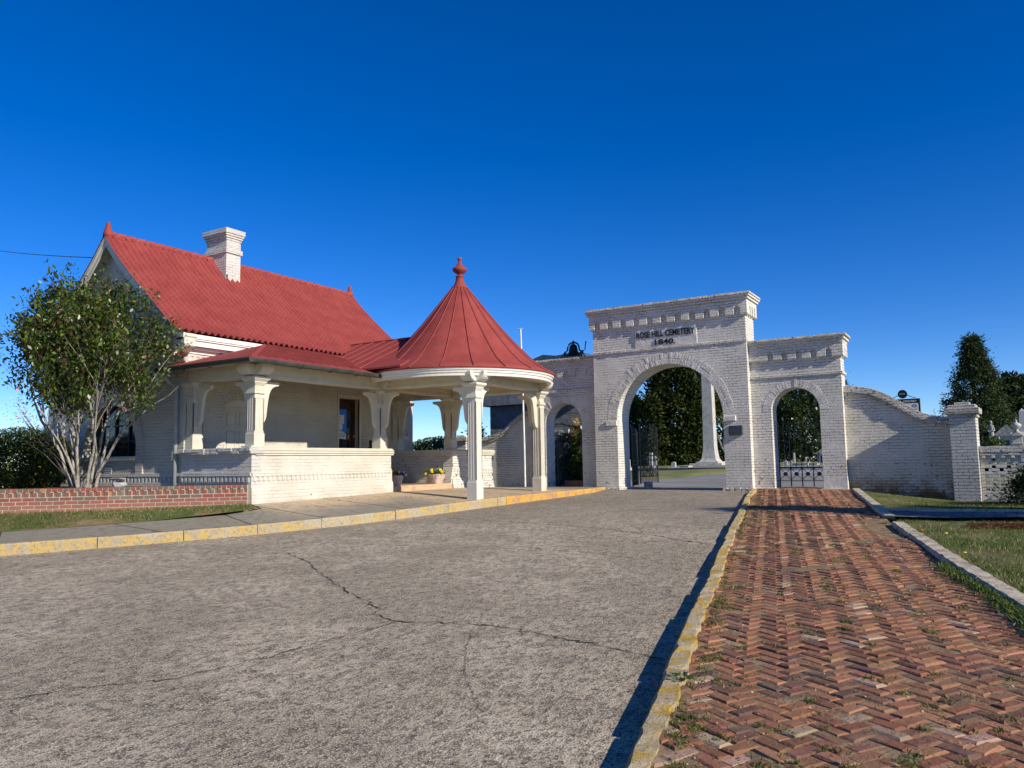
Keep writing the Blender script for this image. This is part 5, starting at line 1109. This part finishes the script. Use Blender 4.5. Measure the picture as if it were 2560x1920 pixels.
b = MB(); b.box(-14.5, -13.2, 43.85, 45.35, -.20, -.112); b.box(-14.8, -12.9, 43.55, 45.65, -.31, -.202); b.box(-15.2, -12.5, 43.3, 45.9, -.5, -.312); b.build('steps', M['marble'], t, bevel=.012)
b = MB(); b.box(-26, -11.15, 41.15, 41.4, -.95, -.44); b.box(-26, -11.1, 41.1, 41.45, -.438, -.39); tag(b.build('retaining_wall', M['oldstone'], bevel=.02), 'low dark stone retaining wall with pale coping, in front of the tall shaft monument', 'wall')
b = MB(); b.box(-11.1, -4, 39.7, 40.0, -.95, -.42); b.box(-11.15, -4, 39.65, 40.05, -.418, -.38); tag(b.build('retaining_wall', M['render'], bevel=.02), 'low white wall crossing behind the closed iron gate', 'wall')
def hz(px): return 1157 - .0151*(px-1700)      # horizon row
def zof(px, py, t): return -(py-hz(px))/1939.28*t
def stone(px, t, w, h, style, label, mat='marble', gz=-.43):
    p = rayxy(px, t); x, y = p.x, p.y; b = MB(); n_ = 'headstone'
    if style == 'round': b.prism([(x-w/2, gz-.1), (x+w/2, gz-.1), (x+w/2, gz+h*.75)] + [(x+w/2*math.cos(R(a)), gz+h*.75+h*.25*math.sin(R(a))) for a in range(15, 180, 15)] + [(x-w/2, gz+h*.75)], y-.07, y+.07); b.box(x-w*.65, x+w*.65, y-.14, y+.14, gz-.1, gz+.04)
    elif style == 'gable': b.prism([(x-w/2, gz-.1), (x+w/2, gz-.1), (x+w/2, gz+h*.7), (x+w*.6, gz+h*.7), (x, gz+h), (x-w*.6, gz+h*.7), (x-w/2, gz+h*.7)], y-w*.3, y+w*.3); b.box(x-w*.7, x+w*.7, y-w*.45, y+w*.45, gz-.1, gz+.05)
    elif style == 'post': b.taper(x-w/2, x+w/2, y-w/2, y+w/2, gz, gz+h, w*.12); b.box(x-w*.9, x+w*.9, y-w*.9, y+w*.9, gz-.1, gz+h*.12); n_ = 'grave_column'
    elif style == 'tbox': b.box(x-w/2, x+w/2, y-.35, y+.35, gz-.1, gz+h*.8); b.box(x-w*.53, x+w*.53, y-.4, y+.4, gz+h*.8, gz+h); n_ = 'tomb_chest'
    elif style == 'urn': b.taper(x-w/2, x+w/2, y-w/2, y+w/2, gz-.1, gz+h*.6, w*.1); b.box(x-w*.55, x+w*.55, y-w*.55, y+w*.55, gz+h*.6, gz+h*.65); b.lathe([(w*.12, 0), (w*.16, h*.05), (w*.38, h*.16), (w*.4, h*.22), (w*.2, h*.29), (w*.1, h*.35)], (x, y, gz+h*.65), 12); n_ = 'urn_headstone'
    tag(b.build(n_, M[mat], bevel=.012), label, 'headstone', 'graves beyond the gate')
stone(1677, 43.8, .26, .34, 'round', 'small white rounded headstone left of the tall shaft monument', gz=-.43)
stone(1708, 44.5, .5, .12, 'tbox', 'low flat pale tomb between the small rounded headstone and the shaft monument')
stone(1954, 47, .25, .32, 'gable', 'leftmost small gabled headstone behind the closed iron gate')
stone(1967, 47, .23, .30, 'gable', 'second small gabled headstone from the left behind the closed iron gate')
stone(1976, 49, .13, .78, 'post', 'slim tall white grave column behind the closed iron gate')
stone(1992, 46, .85, .17, 'tbox', 'long low grey tomb chest behind the closed iron gate', 'granite')
stone(2005, 49, .17, .52, 'urn', 'short white grave column with a capped top, behind the middle bars of the closed gate')
stone(2013, 46, .16, .26, 'urn', 'tiny urn-topped headstone right of centre behind the closed gate')
stone(2026, 46, .45, .16, 'tbox', 'low pale tomb right of the tiny urn behind the closed gate')
stone(1563, 44, .3, .6, 'round', 'pale headstone glimpsed just right of the left jamb of the big arch')
stone(1622, 46, .22, .9, 'post', 'grey grave column seen through the bars of the open gate leaf', 'granite')
stone(1632, 52, .3, .75, 'urn', 'grey urn monument seen beside the open gate leaf', 'granite')
# small tomb house behind the closed gate and mausoleum with pediment at right
def tombhouse(px, t, w, h, label, gz):
    p = rayxy(px, t); x, y = p.x, p.y; o = thing('tomb_house', (x, y, gz), label, 'mausoleum'); b = MB(); b.box(x-w/2, x+w/2, y-w*.6, y+w*.6, gz, gz+h*.68); b.box(x-w*.56, x+w*.56, y-w*.66, y+w*.66, gz, gz+h*.06); b.build('wall', M['granite'], o)
    b = MB(); b.prism([(x-w*.6, gz+h*.68), (x+w*.6, gz+h*.68), (x+w*.6, gz+h*.73), (x, gz+h), (x-w*.6, gz+h*.73)], y-w*.72, y+w*.72); b.build('roof', M['oldstone'], o)
    b = MB(); b.box(x-w*.14, x+w*.14, y-w*.605, y-w*.59, gz+h*.06, gz+h*.55); b.build('door', M['plaque'], o)
    b = MB()
    for s in (-1, 1): b.tube([(x+s*w*.38, y-w*.66, gz+h*.05), (x+s*w*.38, y-w*.66, gz+h*.68)], w*.06, 10)
    b.build('porch_columns', M['granite'], o)
tombhouse(2047, 56, .62, 1.05, 'small gabled grey tomb house behind the right edge of the closed iron gate', -.40)
tombhouse(2505, 62, 1.35, 2.75, 'grey mausoleum with a pediment and two columns, above the perforated wall at the right edge', -.35)
p = rayxy(2532, 29); t = thing('urn_monument', (p.x, p.y, -.75), 'white gabled pedestal topped by a draped urn, above the perforated wall at the far right', 'monument', ); x, y = p.x, p.y
b = MB(); b.taper(x-.2, x+.2, y-.2, y+.2, -.8, .70, .05); b.box(x-.19, x+.19, y-.19, y+.19, .40, .45); b.prism([(x-.21, .701), (x+.21, .701), (x+.10, .81), (x, .87), (x-.10, .81)], y-.21, y+.21); b.prism([(y-.21, .701), (y+.21, .701), (y+.10, .809), (y, .869), (y-.10, .809)], x-.209, x+.209, 'x'); b.build('pedestal', M['marble'], t, bevel=.01)
b = MB(); b.lathe([(.10, 0), (.07, .05), (.06, .09), (.10, .13), (.155, .2), (.165, .26), (.12, .31), (.05, .34), (.03, .38), (.04, .41), (0, .50)], (x, y, .86), 18); b.build('urn', M['marble'], t, smooth=True)
p = rayxy(2549, 33); x, y = p.x, p.y; b = MB(); b.box(x-.32, x+.32, y-.32, y+.32, -.8, .35); b.box(x-.26, x+.26, y-.26, y+.26, .351, .75); b.taper(x-.17, x+.17, y-.17, y+.17, .751, 1.85, .06); b.add([(x-.11, y-.11, 1.85), (x+.11, y-.11, 1.85), (x+.11, y+.11, 1.85), (x-.11, y+.11, 1.85), (x, y, 1.98)], [(0, 1, 4), (1, 2, 4), (2, 3, 4), (3, 0, 4)]); tag(b.build('obelisk', M['granite'], bevel=.008), 'grey obelisk grave behind the white urn monument at the right edge', 'obelisk')
p = rayxy(2469, 58); x, y = p.x, p.y; t = thing('grave_statue', (x, y, -.4), 'weathered statue on a tall pedestal beside the right conifer, behind the perforated wall', 'statue'); b = MB(); b.taper(x-.3, x+.3, y-.3, y+.3, -.5, 1.1, .08); b.build('pedestal', M['oldstone'], t)
b = MB(); b.lathe([(.20, 0), (.19, .3), (.15, .7), (.17, .95), (.19, 1.08), (.10, 1.18), (.06, 1.22), (.10, 1.30), (.105, 1.38), (.07, 1.46), (0, 1.49)], (x, y, 1.1), 14); b.tube([(x-.16, y, 2.12), (x-.2, y-.12, 1.8), (x-.02, y-.2, 1.75)], .05, 6); b.tube([(x+.16, y, 2.12), (x+.2, y-.1, 1.82), (x+.04, y-.2, 1.78)], .05, 6); b.build('figure', M['oldstone'], t, smooth=True)
# information sign behind the right curved wall
t = thing('notice_board', (-2.45, 29.9, -.8), 'black-framed cemetery notice board with a round emblem on top, rising behind the right curved wall', 'sign'); sx0, sx1, sy = -3.0, -1.93, 29.9
b = MB(); b.box(sx0, sx1, sy, sy+.06, .55, 1.99); b.box(sx0+.05, sx0+.12, sy+.01, sy+.08, -.85, .55); b.box(sx1-.12, sx1-.05, sy+.01, sy+.08, -.85, .55); b.build('frame', M['black'], t, bevel=.01)
b = MB(); b.box(sx0+.05, sx1-.06, sy-.006, sy+.01, .6, 1.83); bd = b.build('board', M['paper'], t)
text('ROSE HILL CEMETERY', sx0+.1, sy-.002, 1.865, .86, .07, M['lampwhite'], t, depth=.006)
b = MB(); b.bar((sx0+.45, sy-.01, 1.35), (sx1-.28, sy-.01, 1.68), .008, .008); b.bar((sx0+.3, sy-.01, 1.42), (sx1-.3, sy-.01, 1.45), .006, .006); b.bar((sx0+.35, sy-.01, 1.62), (sx0+.7, sy-.01, 1.66), .006, .006)
for k in range(6):
    for (a, c, e, f_) in ((0, .11, 0, .012), (0, .11, .07, .082), (0, .012, 0, .08), (.1, .112, 0, .08)): b.box(sx1-.23+a, sx1-.23+c, sy-.012, sy-.005, 1.70-k*.15+e, 1.70-k*.15+f_)
b.build('map_lines', M['letter'], bd)
b = MB(); b.lathe([(0, 0), (.15, 0), (.15, .03), (0, .03)], (0, 0, 0), 24, Matrix.Translation((-2.46, sy+.05, 2.16)) @ Matrix.Rotation(R(90), 4, 'X'))
for s in (-1, 1): b.tube([(-2.46+s*.14, sy+.03, 2.12), (-2.46+s*.24, sy+.03, 2.07), (-2.46+s*.33, sy+.03, 2.02), (-2.46+s*.4, sy+.03, 2.03)], .012, 5)
em = b.build('emblem', M['black'], t)
b = MB()
for i in range(5): b.box(-2.55+i*.035, -2.53+i*.035, sy+.012, sy+.02, 2.13+.012*(i % 2), 2.19+.012*(i % 2))
b.build('emblem_mark', M['pipegrey'], em)

# trees beyond
def cone_env(h, r0, z0=.3, lob=0.):
    def f(r):
        u = r.random()**.8; z = z0+(h-z0)*u; rad = r0*(1-u)**.95+.1; a = r.uniform(0, 2*PI); q = rad*math.sqrt(r.uniform(.25, 1)); return (q*math.cos(a)+lob*(r.random()-.5)*u, q*math.sin(a), z)
    return f
def blob_env(h, r0, z0, top=.6):
    def f(r):
        u = r.random(); z = z0+(h-z0)*u; rad = r0*math.sqrt(max(0, 1-((u-.4)/.62)**2))+.1; a = r.uniform(0, 2*PI); q = rad*math.sqrt(r.uniform(.2, 1)); return (q*math.cos(a), q*math.sin(a), z)
    return f
CED = [(.026, .040, .010), (.042, .058, .012), (.014, .024, .006), (.07, .085, .018)]
p = rayxy(1697, 60); clump_tree('cedar_tree', (p.x, p.y, -.4), 3, blob_env(11.5, 2.15, -.1), 300, 170, .42, .27, CED, 'huge dark cedar filling the middle of the big arch behind the shaft monument', group='evergreens beyond the gate', seed=2, trunk_r=.3, limbs=14, aspect=.6)
p = rayxy(1628, 58); clump_tree('cedar_tree', (p.x, p.y, -.4), 3, cone_env(5.0, 1.1, -.1), 90, 70, .28, .3, CED, 'short dark cedar left of the huge cedar, with a pointed top', group='evergreens beyond the gate', seed=3, trunk_r=.15, limbs=5)
p = rayxy(1572, 66); clump_tree('cedar_tree', (p.x, p.y, -.4), 3, blob_env(5.7, 1.25, .1), 100, 70, .35, .35, MG, 'lighter green cedar next to the left jamb of the big arch', group='evergreens beyond the gate', seed=4, trunk_r=.15, limbs=6)
p = rayxy(1803, 62); clump_tree('cedar_tree', (p.x, p.y, -.4), 3, blob_env(8.2, 1.6, .1), 130, 60, .42, .4, CED, 'narrow cedar with sky showing through, right of the shaft monument', group='evergreens beyond the gate', seed=6, trunk_r=.16, limbs=8)
p = rayxy(1806, 50); t = thing('bare_tree', (p.x, p.y, -.4), 'small leafless pale-stemmed tree at the foot of the shaft monument', 'tree'); b = MB(); rg = random.Random(4)
for i in range(14):
    a = rg.uniform(0, 2*PI); e_ = Vector((p.x+rg.uniform(.1, .8)*math.cos(a), p.y+.5*math.sin(a), rg.uniform(.8, 2.0))); b.tube([(p.x, p.y, -.4), (p.x+rg.gauss(0, .06), p.y, .3), tuple(e_)], [.04, .025, .008], 4)
b.build('branches', M['oldstone'], t)
p = rayxy(2000, 74); clump_tree('magnolia_tree', (p.x, p.y, -.4), 3, blob_env(8.6, 4.4, .5), 330, 110, .62, .32, [(.03, .05, .012), (.05, .075, .02), (.02, .035, .01), (.085, .10, .035)], 'broad dark magnolia filling the right small arch, with specks of sky', group='evergreens beyond the gate', seed=5, trunk_r=.3, mat='leaf', limbs=16)
p = rayxy(2437, 69); clump_tree('conifer_tree', (p.x, p.y, -.4), 3, cone_env(10.9, 4.3, .2, .4), 460, 90, .32, .22, [(.05, .075, .03), (.08, .105, .04), (.03, .048, .02)], 'tall pointed conifer standing alone above the pillar at the right', group='evergreens beyond the gate', seed=7, trunk_r=.25, limbs=14)
p = rayxy(2395, 66); clump_tree('conifer_tree', (p.x, p.y, -.4), 2, cone_env(4.4, 1.2, .1), 50, 55, .34, .3, [(.02, .034, .012), (.035, .05, .018)], 'short dark conifer just left of the right-hand pillar cap', group='evergreens beyond the gate', seed=8, trunk_r=.1, limbs=4)
p = rayxy(2540, 82); clump_tree('conifer_tree', (p.x, p.y, -.4), 3, blob_env(8.3, 3.4, .2), 240, 70, .55, .5, [(.03, .045, .016), (.045, .06, .02), (.02, .03, .012)], 'lower round-topped conifer at the right edge behind the tall pointed one', group='evergreens beyond the gate', seed=9, trunk_r=.25, limbs=8)
p = rayxy(2500, 72); clump_tree('cedar_tree', (p.x, p.y, -.4), 2, blob_env(3.9, 2.8, .1), 170, 70, .4, .4, CED, 'low spreading dark cedar behind the grey mausoleum at the right', group='evergreens beyond the gate', seed=10, trunk_r=.12, limbs=5)
p = rayxy(2478, 50); clump_tree('round_bush', (p.x, p.y, -.43), .6, blob_env(1.5, .5, .1), 24, 60, .2, .16, [(.05, .09, .02), (.08, .13, .03)], 'small bright green bush beside the statue, above the perforated wall', 'bush', seed=14, trunk_r=.04, limbs=3)
t = thing('round_bush', (-17.9, 23.9, -.6), 'dense round green bush behind the low wall between the back porch columns', 'bush'); f = ell((-17.9, 23.9, .1), 1.7, 1.4, .95, shell=.55)
leaves('leaves', [f(rg) for _ in range(16000)], .10, [(.035, .065, .014), (.06, .10, .02), (.02, .035, .01), (.09, .13, .04)], M['leaf'], t, seed=15)
b = MB(); b.tube([(-17.9, 23.9, -.9), (-17.9, 23.9, .3)], .06, 6); b.build('stem', M['barkdark'], t)
clump_tree('round_bush', (-16.9, 25.0, -.6), .6, cone_env(2.0, .5, .3), 40, 80, .14, .12, [(.02, .035, .012), (.035, .05, .018)], 'dark pointed little evergreen behind the back porch column', 'bush', seed=16, trunk_r=.05, limbs=4)
clump_tree('round_bush', (1.25, 20.9, -1.34), .3, blob_env(1.1, .95, .05), 80, 140, .15, .075, [(.018, .032, .008), (.03, .05, .01), (.055, .085, .015), (.012, .02, .006)], 'dark low bush growing in front of the perforated wall at the right edge', 'bush', seed=17, trunk_r=.03, mat='leaf', limbs=6)
clump_tree('cypress_tree', (5.6, 15.25, -1.2), 3, cone_env(5.6, 1.5, .1), 150, 60, .24, .2, CED, 'narrow cone-shaped evergreen on the lawn, throwing its pointed shadow over the brick path', group='evergreens beyond the gate', seed=18, trunk_r=.1, limbs=8)
clump_tree('round_bush', (3.6, 17.3, -1.2), .6, blob_env(2.6, 1.3, .1), 120, 90, .25, .16, DG, 'large dark evergreen bush on the lawn beside the paver path', 'bush', seed=19, trunk_r=.06, limbs=6)
P = []; rg2 = np.random.default_rng(3)
for i in range(150):
    c = np.array([-150+260*rg2.random(), 165+20*rg2.random(), .6+1.9*rg2.random()]); P.append(rg2.normal(size=(60, 3))*np.array([1.9, 1.5, 1.1])+c)
tag(leaves('distant_trees', np.concatenate(P), 1.1, DG, M['leafdull'], seed=2), kind='stuff')

# ------------------------------------------------------------ grass, weeds and litter
def grass(name, pts, size, cols, seed, asp=.10, spread=.45):
    r = np.random.default_rng(seed); n = len(pts); d = np.stack([r.normal(0, spread, n), r.normal(0, spread, n), np.ones(n)], 1)*3
    P = np.array(pts); P[:, 2] += size*.3; o = leaves(name, P, size, cols, M['grass'], None, asp, seed=seed, dirs=d, kind='stuff'); return o
rg = random.Random(31)
GC = [(.085, .13, .025), (.13, .17, .035), (.06, .10, .02), (.32, .30, .12), (.42, .37, .19)]; GG = [(.06, .105, .02), (.095, .14, .03), (.05, .08, .018), (.16, .17, .06)]
def hash2(x, y): return .5+.25*math.sin(x*2.3+1.7*math.sin(y*1.1))+.25*math.sin(y*1.9+1.3*math.sin(x*1.7))
pts = []; pg = []
while len(pts) < 15000:
    y = 6.5+16*rg.random()**1.6; x0 = rx(y)+.21; x1 = .036*y+.55+.02*y
    x = x0+(x1-x0)*rg.random(); 
    if x < x0 or 15.05 < y < 17.25 and x > x0-1: continue
    h = hash2(x*2, y*2)
    if rg.random() < .25+.9*h: (pts if rg.random() < .7 else pg).append((x, y, lawn_z(x, y)))
grass('lawn_grass', pts, .055, GC, 1); grass('lawn_grass', pg, .075, GG, 2)
pts = []
for _ in range(2600):
    y = 6.6+3.6*rg.random(); x = rx(y)-.02-abs(rg.gauss(0, .075)); pts.append((x, y, path_z(x, y)))
grass('path_weeds', pts, .075, GG, 3, .16, .8)
pts = []; pg = []; cen = []
for _ in range(430):
    y = 3.0+17*rg.random()**1.5; x = kx(y)+.2+(rx(y)-kx(y)-.2)*rg.random(); 
    if rg.random() < .35: x = kx(y)+.17+abs(rg.gauss(0, .08))
    cen.append((x, y))
for (x, y) in cen:
    s = rg.uniform(.015, .05)
    for _ in range(rg.randint(8, 34)): pts.append((x+rg.gauss(0, s), y+rg.gauss(0, s), path_z(x, y)-.005+und(x, y)))
grass('path_weeds', pts, .038, [(.07, .12, .02), (.11, .15, .03), (.20, .19, .08)], 4, .2, .8)
# moss and scattered sand grains between the bricks
pts = []
for _ in range(5500):
    y = 3.0+14*rg.random()**1.4; x = kx(y)+.2+(rx(y)-kx(y)-.2)*rg.random(); pts.append((x, y, path_z(x, y)+.002))
tag(leaves('path_debris', pts, .016, [(.35, .24, .14), (.45, .36, .25), (.22, .15, .09), (.12, .09, .06)], M['leafdull'], None, .7, seed=6, upbias=2), kind='stuff')
t = thing('thistle_weed', (-2.35, 5.2, path_z(0, 5.2)), 'spiky grey-green weed growing at the inner edge of the yellow-stained kerb', 'weed'); P = []; Dd = []
kx0, ky0 = kx(4.95)+.13, 4.95
for i in range(16):
    a = 2*PI*i/16+rg.uniform(-.15, .15); L_ = rg.uniform(.07, .14)
    for k in range(7): q = k/7*L_; P.append((kx0+q*math.cos(a)+rg.gauss(0, .004), ky0+q*math.sin(a), path_z(0, ky0)+.02+q*.35)); Dd.append((math.cos(a+.7*(-1)**k)*3, math.sin(a+.7*(-1)**k)*3, .8))
leaves('leaves', P, .04, [(.07, .10, .045), (.10, .13, .06), (.05, .07, .03)], M['leaf'], t, .4, seed=7, dirs=Dd)
# verge grass
pts = []; pg = []; VBv = [Vector(p) for p in VB]; WBv = [Vector(p) for p in WB]
for _ in range(17000):
    s = rg.random()*(len(VB)-1); i = int(s); a = VBv[i].lerp(VBv[i+1], s-i); c = WBv[i].lerp(WBv[i+1], s-i); u_ = rg.random(); p = a.lerp(c, u_)
    bare = math.exp(-((s-3.2)**2/.10+(u_-.12)**2/.05))
    if rg.random() < bare*1.4: continue
    g_ = math.exp(-((s-2.35)**2)/.25)
    (pg if rg.random() < .25+.6*g_ else pts).append((p.x, p.y, p.z+.015+.02*math.sin(u_*3.1)))
grass('verge_grass', pts, .05, GC, 5); grass('verge_grass', pg, .06, GG, 6)
pts = []
for _ in range(3000): 
    t_ = rg.random()*9; p = wall_xy(t_); q = rg.random()*1.2+.2; pts.append((p.x-q*.72, p.y+q*.69, -.435))
grass('yard_grass', pts, .07, [(.12, .14, .04), (.30, .25, .12), (.20, .15, .08)], 9, .12, .7)
# pine straw heap beside the paver path
pts = []; dd = []
for _ in range(5200):
    u_ = rg.random(); x = -.35+1.6*u_; y = 14.35+.10*math.sin(x*4)+rg.gauss(0, .14); h = .10*math.exp(-((y-14.35)/.2)**2)*(.4+.6*u_); pts.append((x, y, lawn_z(x, y)+.01+h*rg.random())); dd.append((rg.gauss(1.4, 1), rg.gauss(.3, .7), rg.gauss(0, .25)))
tag(leaves('pine_straw', pts, .15, [(.16, .075, .035), (.24, .12, .055), (.10, .05, .025)], M['leafdull'], None, .045, seed=11, dirs=dd), kind='stuff')
for i, (x, y, c, lb) in enumerate(((-.62, 12.9, 'fyellow', 'small yellow dandelion in the lawn near the pine straw'), (-.95, 13.2, 'forange', 'tiny orange wildflower in the lawn beside the grey kerb'), (-.35, 11.2, 'fyellow', 'lower yellow wildflower in the near lawn'))):
    b = MB(); b.lathe([(0, .03), (.028, .045), (.02, .055), (0, .058)], (x, y, lawn_z(x, y)), 9); tag(b.build('wildflower', M[c]), lb, 'flower')
# litter on verge and pavement
b = MB(); b.add([(-14.72, 9.28, -.975), (-14.62, 9.33, -.96), (-14.64, 9.41, -.95), (-14.75, 9.36, -.945)], [(0, 1, 2, 3)]); b.add([(-14.75, 9.36, -.945), (-14.64, 9.41, -.95), (-14.66, 9.44, -.96), (-14.74, 9.42, -.97)], [(0, 1, 2, 3)]); tag(b.build('paper_scrap', M['paper']), 'crumpled white scrap of paper on the grass verge below the brick wall', 'litter')
pts = []
for _ in range(60): pts.append((-12.6+rg.gauss(0, .9), 15.2+rg.gauss(0, 1.8), lin([(12, -.86), (16, -.80), (20, -.80)], 15.2)+.01))
tag(leaves('fallen_leaves', [(x, y, z) for x, y, z in pts if -13.4 < x < -10.9], .05, [(.10, .05, .03), (.05, .03, .02)], M['leafdull'], None, .6, seed=13, upbias=3), kind='stuff')
